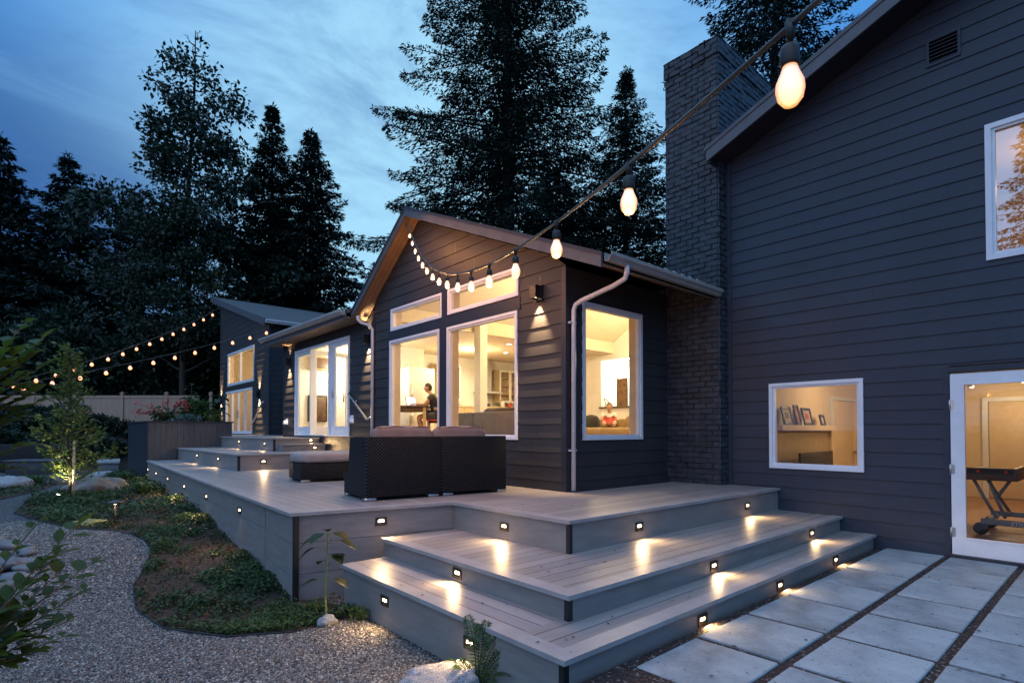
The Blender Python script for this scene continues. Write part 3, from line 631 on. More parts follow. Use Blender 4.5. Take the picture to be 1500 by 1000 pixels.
# doors at the back of the lower room seen through the glazed door
mb=MB(); mb.rbox(15.14,15.195,.75,2.02,.03,2.03,.006); d=mb.build('room_door',M['door'],nv)
mb=MB(); mb.lathe((15.13,.87,1.0),[(.025,0),(.025,.012),(.011,.02),(.011,.05),(0,.052)],12,(-1,0,0)); mb.tube([(15.085,.87,1.0),(15.08,1.0,1.0)],.01,8); mb.build('lever_handle',M['steel'],d)
mb=MB(); mb.box(15.12,15.199,2.03,2.13,.02,2.12); mb.box(15.12,15.199,.62,.74,.02,2.12); mb.box(15.12,15.199,.74,2.03,2.04,2.12); mb.build('room_door_casing',M['white'],nv)
MB().box(14.9,15.19,-.5,.55,.02,2.3).build('bright_alcove',M['whitewall'],nv)
# ---- brick chimney
ch=thing('brick_chimney','tall dark-painted brick chimney between the gabled wing and the navy wing','chimney',(8.6,4.55,0))
cx0,cx1,cy0,cy1=7.757,9.56,4.106,5.005
def brick_face(mb,o,u,n,L,z0,z1,seed):
    g=random.Random(seed); z=z0;k=0; ch_=.083; bl=.21
    while z<z1-.02:
        a=-(bl/2 if k%2 else 0); zt=min(z+ch_-.006,z1)
        while a<L-.01:
            b0=max(a,0); b1=min(a+bl-.009,L)
            if b1-b0>.02:
                d=.014+g.uniform(-.008,.008); j=g.uniform(-.005,.005); tl=g.uniform(-.006,.006); b0+=g.uniform(0,.006); b1-=g.uniform(0,.006)
                P=lambda a_,z_,d_:(o[0]+u[0]*a_+n[0]*d_,o[1]+u[1]*a_+n[1]*d_,z_)
                e=.006
                mb.hull([P(b0,z+j,0),P(b1,z+j,0),P(b1,zt+j,0),P(b0,zt+j,0)],[P(b0+e,z+j+e,d+tl),P(b1-e,z+j+e,d-tl),P(b1-e,zt+j-e,d-tl),P(b0+e,zt+j-e,d+tl)])
            a+=bl
        z+=ch_; k+=1
MB().box(cx0,cx1,cy0,cy1,.55,7.30).build('core',M['mortar'],ch)
mb=MB(); brick_face(mb,(cx0,cy0),UY,NX,cy1-cy0,.6,7.30,1); brick_face(mb,(cx0,cy0),UX,NY,cx1-cx0,.6,7.30,2)
mb.build('bricks',M['brick'],ch)
mb=MB(); mb.box(cx0-.02,cx1+.02,cy0-.02,cy1+.02,7.16,7.30)
mb.v=mb.v; mb.build('cap_core',M['mortar'],ch)
mb=MB(); brick_face(mb,(cx0-.02,cy0-.02),UY,NX,cy1-cy0+.04,7.13,7.40,5); brick_face(mb,(cx0-.02,cy0-.02),UX,NY,cx1-cx0+.04,7.13,7.40,6)
mb.build('cap_bricks',M['brick'],ch)
mb=MB(); mb.hull([(cx0-.03,cy0-.03,7.39),(cx1+.03,cy0-.03,7.39),(cx1+.03,cy1+.03,7.39),(cx0-.03,cy1+.03,7.39)],[(cx0+.25,cy0+.2,7.47),(cx1-.25,cy0+.2,7.47),(cx1-.25,cy1-.2,7.47),(cx0+.25,cy1-.2,7.47)]); mb.build('mortar_crown',M['mortar'],ch)
fl=thing('flue_pipe','small shiny metal flue pipe poking up behind the brick chimney','flue pipe',(11.0,5.0,7.0))
MB().lathe((11.0,5.0,6.5),[(.11,0),(.11,1.95),(.0,1.96)],20).build('pipe',M['steel'],fl); MB().lathe((11.0,5.0,8.42),[(.13,0),(.15,.02),(.15,.17),(.12,.2),(0,.22)],20).build('rain_cap',M['steel'],fl)
# ---- gabled wing
gw=thing('house_wing','gabled wing with tall lit windows over the deck','house wing',(7,7.5,1),'wings of the house')
RX=5.05; RY,RZ=8.65,5.457; EY,EZ=4.14,3.52; LY,LZ=10.85,3.90
def gtop(y): return (EZ+(RZ-EZ)*(y-EY)/(RY-EY) if y<RY else RZ+(LZ-RZ)*(y-RY)/(LY-RY))
def gable_rng(z):
    zz=z+.17
    y0,y1=4.994,10.35
    if zz>gtop(4.994): y0=EY+(zz-EZ)/(RZ-EZ)*(RY-EY)
    if zz>gtop(10.35): y1=RY+(zz-RZ)/(LZ-RZ)*(LY-RY)
    return (y0,max(y0,y1))
W1=(5.935,7.725,1.293,3.18); W2=(7.955,9.70,1.295,3.19); T1=(5.91,7.70,3.39,3.815); T2=(7.885,9.655,3.375,3.805)
siding('front_siding',gw,M['dark'],(5.356,0),UY,NX,gable_rng,.55,5.25,[W1,W2,T1,T2],.193,seed=9)
mb=MB(); F=lambda *a:mb.frame_box((5.356,0),UY,NX,*a)
F(7.727,7.953,1.25,3.86,-.03,.022); F(5.88,9.72,3.19,3.372,-.03,.0225); mb.build('window_trim',M['trim'],gw)
for q in (W1,W2): window(gw,(5.356,0),UY,NX,*q,fw=.042,cream=.16,name='picture_window')
for q in (T1,T2): window(gw,(5.356,0),UY,NX,*q,fw=.042,cream=.16,name='transom_window')
SW=(5.675,7.04,1.295,3.197)
siding('side_siding',gw,M['dark'],(0,4.994),UX,NY,lambda z:(5.356,7.757),.55,3.62,[SW],.193,seed=12)
window(gw,(0,4.994),UX,NY,*SW,fw=.045,cream=.16,name='side_window')
mb=MB(); mb.box(5.330,5.40,4.968,5.05,.61,3.62); mb.build('corner_trim',M['trim'],gw)
mb=MB(); mb.frame_box((5.356,0),UY,NX,10.33,10.42,.6,3.75,-.06,.02); mb.build('corner_trim',M['trim'],gw)
# roof
mb=MB(); slab(mb,RX+.02,16,EY,EZ,RY,RZ,.03); slab(mb,RX+.02,16,LY,LZ,RY,RZ,.03); mb.build('roof',M['shingle'],gw)
mb=MB()
for (ya,za) in ((EY,EZ),(LY,LZ)): mb.hull([(RX,ya,za-.165),(RX,RY,RZ-.165),(RX,RY,RZ-.012),(RX,ya,za-.012)],[(RX+.035,ya,za-.165),(RX+.035,RY,RZ-.165),(RX+.035,RY,RZ-.012),(RX+.035,ya,za-.012)])
mb.build('rake_board',M['fascia'],gw)
mb=MB()
for (ya,za) in ((EY-.02,EZ),(LY+.02,LZ)): mb.hull([(RX-.012,ya,za-.035),(RX-.012,RY,RZ-.035),(RX-.012,RY,RZ+.012),(RX-.012,ya,za+.012)],[(RX+.019,ya,za-.035),(RX+.019,RY,RZ-.035),(RX+.019,RY,RZ+.012),(RX+.019,ya,za+.012)])
mb.build('drip_edge',M['trim'],gw)
mb=MB()
for (ya,za) in ((EY,EZ),(LY,LZ)): mb.hull([(RX+.036,ya,za-.13),(RX+.036,RY,RZ-.13),(RX+.036,RY,RZ-.11),(RX+.036,ya,za-.11)],[(5.40,ya,za-.13),(5.40,RY,RZ-.13),(5.40,RY,RZ-.11),(5.40,ya,za-.11)])
mb.hull([(5.40,EY,EZ-.13),(5.40,5.05,gtop(5.05)-.13),(5.40,5.05,gtop(5.05)-.11),(5.40,EY,EZ-.11)],[(14,EY,EZ-.13),(14,5.05,gtop(5.05)-.13),(14,5.05,gtop(5.05)-.11),(14,EY,EZ-.11)])
mb.build('soffit',M['soffit'],gw)
# eave gutter on the chimney side and its downpipe
def gutter(mb,p,q,w=.11,h=.10):
    """K-style trough from p to q, the wall on the left"""
    u=(Vector(q)-Vector(p)).normalized(); n=Vector((u.y,-u.x,0)).normalized(); z=Vector((0,0,1))
    prof=[(0,0),(.6*w,0),(.75*w,.35*h),(w,.55*h),(w,h),(w-.008,h),(w-.008,.6*h),(.70*w,.42*h),(.55*w,.008),(.008,.008),(.008,h),(0,h)]
    mb.hull([(Vector(p)+n*a+z*b)[:] for a,b in prof],[(Vector(q)+n*a+z*b)[:] for a,b in prof])
mb=MB(); gutter(mb,(5.10,4.13,3.43),(7.74,4.13,3.43)); mb.build('gutter',M['gutter'],gw)
def downpipe(name,pts,parent,w=.045):
    mb=MB(); mb.tube(pts,w*.72,10); t=mb.build(name,M['pipe'],parent)
    return t
dp=downpipe('downpipe',[(5.47,4.08,3.44),(5.47,4.08,3.36),(5.475,4.11,3.29),(5.49,4.30,3.24),(5.46,4.80,3.14),(5.45,4.90,3.10),(5.445,4.93,3.03),(5.44,4.935,.63)],gw)
mb=MB()
for z in (2.85,1.15): mb.box(5.375,5.50,4.925,4.99,z,z+.025)
mb.build('pipe_strap',M['pipe'],dp)
dp=downpipe('downpipe',[(5.10,10.62,3.80),(5.10,10.60,3.72),(5.16,10.58,3.66),(5.27,10.42,3.60),(5.31,10.38,3.52),(5.31,10.38,.95)],gw)
mb=MB()
for k in range(5):
    x=6.62+k*.21; z=gtop(4.3)
    mb.hull([(x,4.10,EZ+.02),(x+.2,4.10,EZ+.02),(x+.2,4.30,EZ+.13),(x,4.30,EZ+.16)],[(x+.01,4.12,EZ+.03),(x+.2,4.12,EZ+.03),(x+.21,4.31,EZ+.15),(x+.01,4.31,EZ+.18)])
mb.build('step_flashing',M['gutter'],gw)
# great room
FZ=1.27
mb=MB(); mb.box(5.46,13.1,5.10,15.8,FZ-.12,FZ); mb.build('room_floor',M['wood'],gw)
def vz(y): return 5.07-.41*abs(y-8.65)
mb=MB()
for (ya,za,yb,zb,x0_,x1) in ((5.04,vz(5.04),8.65,5.07,5.46,13.1),(8.65,5.07,10.32,4.05,5.46,13.1)):
    mb.hull([(x0_,ya,za),(x0_,yb,zb),(x0_,yb,zb+.04),(x0_,ya,za+.04)],[(x1,ya,za),(x1,yb,zb),(x1,yb,zb+.04),(x1,ya,za+.04)])
mb.build('vaulted_ceiling',M['ceil'],gw)
mb=MB(); mb.box(5.5,13.1,10.3,15.8,3.74,3.80); mb.box(5.5,13.1,10.28,10.34,3.74,4.06); mb.build('kitchen_ceiling',M['ceil'],gw)
mb=MB()
inner(mb,5.425,5.46,5.1,10.3,FZ,3.83,[(5.0,5.6,3.55,4),W1,W2,T1,T2]); mb.hull([(5.425,5.62,3.831),(5.425,10.28,3.831),(5.425,10.28,4.05),(5.425,8.65,5.02)],[(5.46,5.62,3.831),(5.46,10.28,3.831),(5.46,10.28,4.05),(5.46,8.65,5.02)]); mb.build('front_inner_wall',M['warmwall'],gw)
mb=MB()
for a,b,c,d in ((5.46,SW[0],FZ,3.5),(SW[1],13.1,FZ,3.5),(SW[0],SW[1],SW[3],3.5)): mb.box(a,b,5.06,5.095,c,d)
mb.box(13.1,13.16,10.75,15.8,FZ,3.78); mb.box(13.1,13.16,9.55,10.75,FZ,2.12); mb.box(13.1,13.16,10.32,10.75,3.56,3.78)
for pl_ in ([(5.06,FZ),(9.55,FZ),(9.55,4.52),(8.65,5.06),(5.06,vz(5.06))],[(9.55,3.56),(10.32,3.56),(10.32,4.04),(9.55,4.52)]): mb.hull([(13.1,y,z) for y,z in pl_],[(13.16,y,z) for y,z in pl_])
mb.build('room_walls',M['whitewall'],gw)
mb=MB(); mb.box(13.04,13.25,9.5,10.8,2.10,2.15); mb.build('pass_through_ledge',M['woodd'],gw)
mb=MB(); mb.box(15,15.1,8.8,10.9,FZ,3.7); mb.box(13.16,15,10.8,10.9,FZ,3.7); mb.box(13.16,15,8.8,8.9,FZ,3.7); mb.box(13.16,15.1,8.8,10.9,3.7,3.75); mb.build('back_room_walls',M['whitewall'],gw)
mb=MB(); mb.box(7.85,8.06,10.02,10.25,FZ,3.76 if False else 4.40); mb.build('column',M['whitewall'],gw)
# ---- connecting wing with the french doors
fw_=thing('house_wing','low connecting wing with open french doors onto the landing','house wing',(6.5,13,1),'wings of the house')
FD=(11.65,15.0,1.30,3.565)
siding('siding',fw_,M['dark'],(5.42,0),UY,NX,lambda z:(10.42,15.88),.55,3.95,[FD],.193,seed=15)
mb=MB(); mb.box(5.40,5.47,15.86,15.93,.9,3.95); mb.build('corner_trim',M['trim'],fw_); MB().box(5.47,9,15.86,15.92,.9,4.3).build('end_wall',M['dark'],fw_)
mb=MB(); mb.hull([(4.95,10.86,3.88),(4.95,16.2,3.88),(4.95,16.2,3.95),(4.95,10.86,3.95)],[(9,10.86,5.0),(9,16.2,5.0),(9,16.2,5.07),(9,10.86,5.07)]); mb.hull([(9.001,10.86,5.0),(9.001,16.2,5.0),(9.001,16.2,5.07),(9.001,10.86,5.07)],[(13.6,10.86,3.9),(13.6,16.2,3.9),(13.6,16.2,3.97),(13.6,10.86,3.97)]); mb.build('roof',M['shingle'],fw_)
mb=MB(); mb.box(4.95,5.44,10.86,16.18,3.79,3.81); mb.build('soffit',M['soffit'],fw_); mb=MB(); mb.box(4.93,4.96,10.86,16.2,3.77,3.95); mb.box(4.96,5.42,16.16,16.2,3.79,4.0); mb.build('eave_board',M['fascia'],fw_)
mb=MB(); gutter(mb,(4.93,16.25,3.88),(4.93,10.87,3.84),.12,.11); mb.build('gutter',M['gutter'],fw_)
# french door set: frame, fixed left panel, two open leaves, right panel
mb=MB(); F=lambda *a:mb.frame_box((5.42,0),UY,NX,*a)
F(FD[0],FD[1],3.50,3.565,-.09,.03);F(FD[0],FD[1],1.30,1.33,-.09,.034);F(FD[0],FD[0]+.06,1.33,3.50,-.09,.03);F(FD[1]-.06,FD[1],1.33,3.50,-.09,.03);F(12.74,12.80,1.33,3.50,-.09,.028);F(13.90,13.95,1.33,3.50,-.09,.028)
fd=mb.build('french_door_frame',M['white'],fw_)
def leaf(a0,a1,z0,z1,parent,M4=None,handle=None,nm='door_leaf',x=5.43,wide=.10):
    s=.10; mb=MB()
    def bx(m,y0,y1,za,zb,d0,d1):
        o=MB(); o.box(x+d0,x+d1,y0,y1,za,zb)
        m.add([(M4@Vector(p))[:] if M4 else p for p in o.v],o.f)
    bx(mb,a0,a1,z1-s,z1,0,.045);bx(mb,a0,a1,z0,z0+.20,0,.045);bx(mb,a0,a0+s,z0+.2,z1-s,0,.045);bx(mb,a1-wide,a1,z0+.2,z1-s,0,.045)
    o=mb.build(nm,M['white'],parent)
    g=[(x+.02,a1-wide,z0+.2),(x+.02,a0+s,z0+.2),(x+.02,a0+s,z1-s),(x+.02,a1-wide,z1-s)]; g=[(M4@Vector(p))[:] if M4 else p for p in g]
    MB().quad(*g).build('pane',M['glass'],o)
    if handle is not None:
        h=MB(); hh=MB(); hh.box(x-.012,x,handle-.02,handle+.02,2.20,2.42); hh.tube([(x-.012,handle,2.33),(x-.055,handle,2.33),(x-.055,handle-.11,2.33)],.009,8)
        h.add([(M4@Vector(p))[:] if M4 else p for p in hh.v],hh.f,True); h.build('handle',M['steel'],o)
    return o
leaf(13.95,14.94,1.33,3.50,fd,nm='fixed_panel'); leaf(11.71,12.74,1.33,3.50,fd,handle=12.62,wide=.24)
piv=Vector((5.47,13.9,0)); rot=Matrix.Translation(piv)@Matrix.Rotation(R(100),4,'Z')@Matrix.Translation(-piv)
leaf(12.82,13.9,1.335,3.495,fd,rot,13.0,'door_leaf_ajar',x=5.47)
mb=MB()
for a,b,c,d in ((10.42,FD[0],FZ,3.74),(FD[1],15.86,FZ,3.74),(FD[0],FD[1],3.565,3.74)): mb.box(5.47,5.50,a,b,c,d)
mb.box(5.47,13.1,15.72,15.8,FZ,3.78); mb.box(7.45,8.4,13.3,14.6,FZ,3.74); mb.box(8.4,13.1,14.1,14.2,FZ,3.74); mb.build('inner_walls',M['whitewall'],fw_)
for y,lb in ((15.61,'white half-round vent hood left of the french doors'),(11.53,'white half-round vent hood right of the french doors')):
    v=thing('vent_hood',lb,'vent hood',(5.40,y,1.66)); mb=MB()
    ring=[(.075*math.cos(PI*k/10),.11*math.sin(PI*k/10)-.05) for k in range(11)]
    mb.hull([(5.40,y+a,1.66+b) for a,b in ring],[(5.31,y+a*.75,1.66+b*.8-.01) for a,b in ring]); mb.build('hood',M['white'],v); MB().frame_box((5.42,0),UY,NX,y-.09,y+.09,1.59,1.77,.005,.018).build('flange',M['white'],v)
# handrails
def handrail(a,b,x,label):
    t=thing('handrail',label,'handrail',(x,b[1],b[2])); mb=MB()
    mb.tube([(x+.06,a[1]+.02,a[2]),(x,a[1],a[2]),(x,a[1]-.03,a[2]-.012),(x,b[1]+.06,b[2]-.01),(x,b[1],b[2]-.02),(x,b[1]-.05,b[2]+.01),(x+.06,b[1]-.06,b[2]+.04)],.021,10); mb.build('rail',M['steel'],t)
    mb=MB(); p=Vector((x,a[1]-.25,a[2]-.12)); mb.tube([(x+.08,p.y,p.z-.06),(x+.02,p.y,p.z-.08),(x,p.y,p.z-.02)],.010,8); mb.lathe((x+.075,p.y,p.z-.06),[(.03,0),(.03,.008),(0,.009)],12,(-1,0,0)); mb.build('bracket',M['steel'],t)
handrail((0,11.56,2.25),(0,10.60,1.68),5.33,'slanting pale handrail beside the open french doors')
# ---- far wing with a shed roof
fa=thing('house_wing','farthest wing with a single-slope shingled roof and stacked windows','house wing',(9,26,1.3),'wings of the house')
XF=7.2; far_top=lambda y:5.80+(8.15-5.80)*(y-22.3)/(30.6-22.3)
FWN=(24.75,28.85,3.55,5.10); FDR=(24.95,29.15,1.30,3.30)
siding('siding',fa,M['dark'],(XF,0),UY,NX,lambda z:((22.8 if z<far_top(22.8)-.2 else 22.3+(z+.2-5.8)/(8.15-5.8)*8.3),30.3),1.0,7.9,[FWN,FDR],.24,seed=20)
siding('end_siding',fa,M['dark'],(0,22.8),UX,NY,lambda z:(XF,14),1.0,5.75,[],.24,seed=21)
mb=MB(); mb.box(XF-.03,XF+.06,22.77,22.86,1.0,5.75); mb.build('corner_trim',M['trim'],fa)
mb=MB(); mb.hull([(6.85,22.3,5.75),(6.85,30.7,far_top(30.7)-.05),(6.85,30.7,far_top(30.7)),(6.85,22.3,5.80)],[(16,22.3,5.75),(16,30.7,far_top(30.7)-.05),(16,30.7,far_top(30.7)),(16,22.3,5.80)]); mb.build('roof',M['shingle'],fa)
mb=MB(); mb.hull([(6.82,22.3,5.53),(6.82,30.7,far_top(30.7)-.27),(6.82,30.7,far_top(30.7)+.01),(6.82,22.3,5.81)],[(6.87,22.3,5.53),(6.87,30.7,far_top(30.7)-.27),(6.87,30.7,far_top(30.7)+.01),(6.87,22.3,5.81)]); mb.build('rake_board',M['fascia'],fa)
mb=MB(); mb.hull([(6.87,22.4,5.56),(6.87,30.6,far_top(30.6)-.23),(6.87,30.6,far_top(30.6)-.21),(6.87,22.4,5.58)],[(7.25,22.4,5.56),(7.25,30.6,far_top(30.6)-.23),(7.25,30.6,far_top(30.6)-.21),(7.25,22.4,5.58)]); mb.build('soffit',M['soffit'],fa)
mb=MB(); gutter(mb,(6.86,22.28,5.62),(14,22.28,5.62),.13,.15); mb.build('gutter',M['pipe'],fa)
window(fa,(XF,0),UY,NX,*FWN,fw=.09,mull=(26.8,),cream=.2)
mb=MB(); F=lambda *a:mb.frame_box((XF,0),UY,NX,*a)
F(FDR[0],FDR[1],3.20,3.30,-.06,.03);F(FDR[0],FDR[1],1.30,1.42,-.06,.034)
for y in (24.95,26.0,27.05,28.05,29.07): F(y,y+.08,1.42,3.20,-.06,.03)
d=mb.build('glazed_doors',M['white'],fa); MB().quad((XF+.02,25,1.4),(XF+.02,29.1,1.4),(XF+.02,29.1,3.22),(XF+.02,25,3.22)).build('pane',M['glass'],d)
mb=MB(); F(26.95,27.02,2.0,2.35,.031,.05); F(27.13,27.2,2.0,2.35,.031,.05); mb.build('handles',M['steel'],d)
mb=MB(); mb.box(7.3,12,22.95,30.2,1.2,1.3); mb.box(12,12.1,22.95,30.2,1.3,5.7); mb.box(7.3,12,22.95,23.05,1.3,5.6); mb.box(7.3,12,30.1,30.2,1.3,7); mb.box(7.3,12.1,22.95,30.2,5.5,5.6); mb.box(9.2,9.3,25.5,27.2,1.3,5.5); mb.build('room_walls',M['warmwall'],fa)
handrail((0,23.5,2.65),(0,24.5,1.75),7.08,'short handrail on the farthest wing beside its glazed doors') if False else None
t=thing('handrail','short pale handrail on the farthest wing beside its glazed doors','handrail',(7.08,24,2)); MB().tube([(7.15,23.25,2.60),(7.08,23.3,2.58),(7.08,24.5,1.78),(7.08,24.6,1.70),(7.16,24.65,1.72)],.03,8).build('rail',M['steel'],t)
# sconces
sconce((5.356-.016,5.482,3.34),NX,'square black wall light between the tall windows and the gabled wing corner',False,420,(.16,.22))
sconce((5.42-.016,15.42,3.32),NX,'black wall light left of the french doors',True,480)
sconce((5.42-.016,10.72,3.36),NX,'black wall light between the french doors and the downpipe',True,560)
sconce((7.2-.016,24.0,2.95),NX,'black wall light on the farthest wing, right of its doors',True,1300,(.16,.32))
sconce((7.2-.016,30.0,2.95),NX,'black wall light at the outer corner of the farthest wing, over the planter',True,1300,(.16,.32))
# planter box
pb=thing('planter_box','dark stained timber planter box full of flowers at the end of the deck','planter',(3.5,19.5,0))
mb=MB()
for k in range(15):
    x=2.475+k*.1412; mb.box(x,x+.136,17.90,17.935,-.15,1.66)
mb.box(2.478,4.585,17.936,17.97,-.15,1.65)
mb.build('front_boards',plain('planter_boards',(.085,.072,.068),.5,var=.35,scale=5,stretch=(6,6,.6)),pb)
mb=MB()
for k in range(26):
    y=17.91+k*.146; mb.box(2.45,2.472,y+.0,y+.14,-.15,1.66)
mb.box(2.473,2.49,17.95,21.7,-.15,1.65); mb.box(4.56,4.59,17.97,21.7,-.15,1.66); mb.box(2.47,4.59,21.65,21.7,-.15,1.66); mb.build('side_boards',M['trim'],pb)
mb=MB(); mb.box(2.42,4.63,17.86,17.98,1.661,1.70); mb.box(2.42,2.54,17.98,21.75,1.661,1.70); mb.box(4.51,4.63,17.98,21.75,1.661,1.70); mb.build('cap_rail',M['trim'],pb)
MB().box(2.5,4.55,17.99,21.6,.3,1.6).build('soil',M['soil'],pb)
# ------------------------------------------------------------------ outdoor furniture
t=NT('rattan'); v=t.coord('Object'); xyz=t.sep(v)
hz=t.math('ADD',xyz[0],xyz[1]); row=t.math('MULTIPLY',xyz[2],50.0); rf=t.math('FLOOR',row)
off=t.math('MULTIPLY',t.math('MODULO',t.math('ADD',rf,1000.0),2.0),.5)
a=t.math('SINE',t.math('MULTIPLY',t.math('ADD',t.math('MULTIPLY',hz,27.0),off),2*PI)); b=t.math('SINE',t.math('MULTIPLY',t.math('FRACT',row),PI))
h=t.math('MULTIPLY',t.math('ADD',t.math('MULTIPLY',a,.5),.5),b)
t.l(t.ramp(h,[(.05,(.002,.002,.003)),(.5,(.007,.007,.008)),(1,(.060,.060,.068))]),t.b.inputs['Base Color']); t.b.inputs['Roughness'].default_value=.5; t.b.inputs['Specular IOR Level'].default_value=.22; t.bump(h,1.0,.012); M['rattan']=t.m  # ramp paints the weave's dotted highlights into the base colour
M['cushion']=plain('brown_cushion',(.20,.145,.125),.8,var=.14,scale=7,bump=.35,bscale=140)
M['ivory']=plain('taupe_cushion',(.30,.26,.24),.85,var=.1,scale=6,bump=.3,bscale=120)
def pillow(mb,x0,x1,y0,y1,z0,z1,puff=.02,M4=None,b=.05):
    bm=bmesh.new(); bmesh.ops.create_cube(bm,size=1)
    bmesh.ops.subdivide_edges(bm,edges=bm.edges[:],cuts=5,use_grid_fill=True)
    sx,sy,sz=x1-x0,y1-y0,z1-z0; g=random.Random(int(x0*1000+y0*77))
    for v in bm.verts:
        p=v.co*2; q=Vector((p.x,p.y,p.z))
        # round the box, then puff the faces
        k=.9; e=(abs(p.x)**6+abs(p.y)**6+abs(p.z)**6)**(1/6); q=q/e if e>0 else q
        f=(1-abs(q.x)**2.5)*(1-abs(q.y)**2.5)*(1-abs(q.z)**2.5)
        pf=[ (1-abs(q[(i+1)%3])**2)*(1-abs(q[(i+2)%3])**2) for i in range(3)]
        d=[puff*pf[i]*(1 if q[i]>0 else -1)*(abs(q[i])>.8) for i in range(3)]
        v.co=Vector(((x0+x1)/2+q.x*sx/2+d[0]+g.uniform(-.003,.003),(y0+y1)/2+q.y*sy/2+d[1]+g.uniform(-.003,.003),(z0+z1)/2+q.z*sz/2+d[2]+g.uniform(-.003,.003)))
    bmesh.ops.subdivide_edges(bm,edges=bm.edges[:],cuts=1,smooth=.5,use_grid_fill=True)
    mb.bm(bm,M4,True)
dz=.6154
so_=thing('rattan_sofa','black woven rattan two-seat sofa seen from behind with brown back cushions','sofa',(3.85,5.75,dz))
# slight turn as in the photo: back edge from (2.90,5.81) to (4.80,5.56)
ang=math.atan2(5.56-5.81,4.80-2.90); SM=Matrix.Translation((2.90,5.81,0))@Matrix.Rotation(ang,4,'Z'); L=1.917
def tb(mb,*a,b=.012): mb.rbox(*a,b,SM,2)
mb=MB(); tb(mb,0,L/2-.002,0,.13,dz+.035,dz+.742); tb(mb,L/2+.002,L,0,.13,dz+.035,dz+.742); mb.build('backrest',M['rattan'],so_)
for x0,x1 in ((0,.13),(L-.13,L)):
    mb=MB()
    prof=[(.131,dz+.036),(.82,dz+.036),(.82,dz+.28),(.66,dz+.30),(.60,dz+.725),(.131,dz+.735)]
    mb.hull([(SM@Vector((x0+.001,y,z)))[:] for y,z in prof],[(SM@Vector((x1-.001,y,z)))[:] for y,z in prof]); mb.build('armrest',M['rattan'],so_)
mb=MB(); tb(mb,.131,L-.131,.131,.81,dz+.04,dz+.26); mb.build('seat_base',M['rattan'],so_)
for x0,x1 in ((.14,L/2-.005),(L/2+.005,L-.14)):
    mb=MB(); pillow(mb,x0,x1,.28,.86,dz+.26,dz+.42,.02,SM); mb.build('seat_cushion',M['ivory'],so_)
for x0,x1 in ((.17,L/2-.01),(L/2+.01,L-.19)):
    mb=MB(); Mx=SM@Matrix.Translation((0,.16,dz+.38))@Matrix.Rotation(R(-7),4,'X'); pillow(mb,x0,x1,0,.17,0,.49,.015,Mx); c=mb.build('back_cushion',M['cushion'],so_)
    mb=MB()
    pts=[Mx@Vector((x0+.03+(x1-x0-.06)*k/12,.012,.478-.01*math.sin(k*1.1))) for k in range(13)]; mb.tube(pts,.006,6); mb.build('piping',M['cushion'],c)
for x,y in ((.06,.06),(L/2-.10,.06),(L/2+.10,.06),(L-.06,.06),(.06,.74),(L-.06,.74)):
    mb=MB(); tb(mb,x-.07,x+.07,y-.05,y+.05,dz,dz+.034,b=.006); mb.build('foot',M['steel'],so_)
ot=thing('rattan_ottoman','low black rattan ottoman with a thick taupe cushion behind the sofa','ottoman',(3.65,8.95,dz))
OM=Matrix.Translation((3.185,8.60,0))@Matrix.Rotation(R(-6),4,'Z')
mb=MB(); mb.rbox(0,1.0,0,.72,dz+.035,dz+.295,.015,OM); mb.build('base',M['rattan'],ot)
mb=MB(); pillow(mb,-.01,1.01,-.01,.73,dz+.295,dz+.46,.015,OM); mb.build('cushion',M['ivory'],ot)
for x,y in ((.09,.05),(.91,.05),(.09,.67),(.91,.67)):
    mb=MB(); mb.rbox(x-.07,x+.07,y-.05,y+.05,dz,dz+.034,.006,OM); mb.build('foot',M['steel'],ot)
for x,y,l in ((5.0,11.72,'left of two small metal cups on the step by the french doors'),(5.0,11.5,'right of two small metal cups on the step by the french doors')):
    pass
# ------------------------------------------------------------------ string lights
def string(name,label,P0,P1,sag,n,t0,bulbs,rb,rl,drop,mat,cable=.006,twin=False,watts=0):
    t=thing(name,label,'string lights',P0,'festoon strings of warm bulbs')
    P0=Vector(P0);P1=Vector(P1)
    f=lambda s:P0+(P1-P0)*s-Vector((0,0,4*sag*s*(1-s)))
    N=60; pts=[f(t0+(1-t0)*k/N) for k in range(N+1)]
    mb=MB(); mb.tube(pts,cable,7)
    if twin: mb.tube([p+Vector((.004,-.004,cable*1.7+.0025*math.sin(k*.9))) for k,p in enumerate(pts)],cable*.55,6)
    mb.build('cord',M['cable'],t)
    g=random.Random(3)
    for k in bulbs:
        if watts and k>=1: lamp('POINT',f(k/n)-Vector((0,0,drop+rl*1.345)),watts*(.03 if k<4 else .3 if k<7 else 1),(1,.40,.10),.015,name='string_lamp')
        p=f(k/n); dx=g.uniform(-.006,.006)
        mb=MB()
        mb.tube([p+Vector((0,0,.006)),p-Vector((0,0,drop*.25)),p-Vector((dx,dx,drop*.75))],[cable*2.0,cable*1.6,cable*.9],8)
        q=p-Vector((dx,dx,drop))
        mb.lathe(q,[(.002,rl*.02+drop*.3),(rb*.35,drop*.28),(rb*.62,drop*.18),(rb*.68,0),(rb*.68,-rl*.30),(rb*.60,-rl*.34),(.001,-rl*.345)],14)
        s=mb.build('bulb_socket',M['socket'],t)
        mb=MB(); mb.lathe(q-Vector((0,0,rl*.345)),[(rb*.5,0),(rb*.62,-rl*.12),(rb*.95,-rl*.36),(rb,-rl*.52),(rb*.86,-rl*.72),(rb*.5,-rl*.86),(.001,-rl*.9)],18); mb.build('bulb',mat,t)
    return t
string('string_lights','string of large warm bulbs from overhead at the right down to the gable peak',(.93,.364,2.084),(5.1,8.64,5.19),.65,16,-.10,range(0,16),.0225,.074,.040,M['bulb'],.0050,True,27)
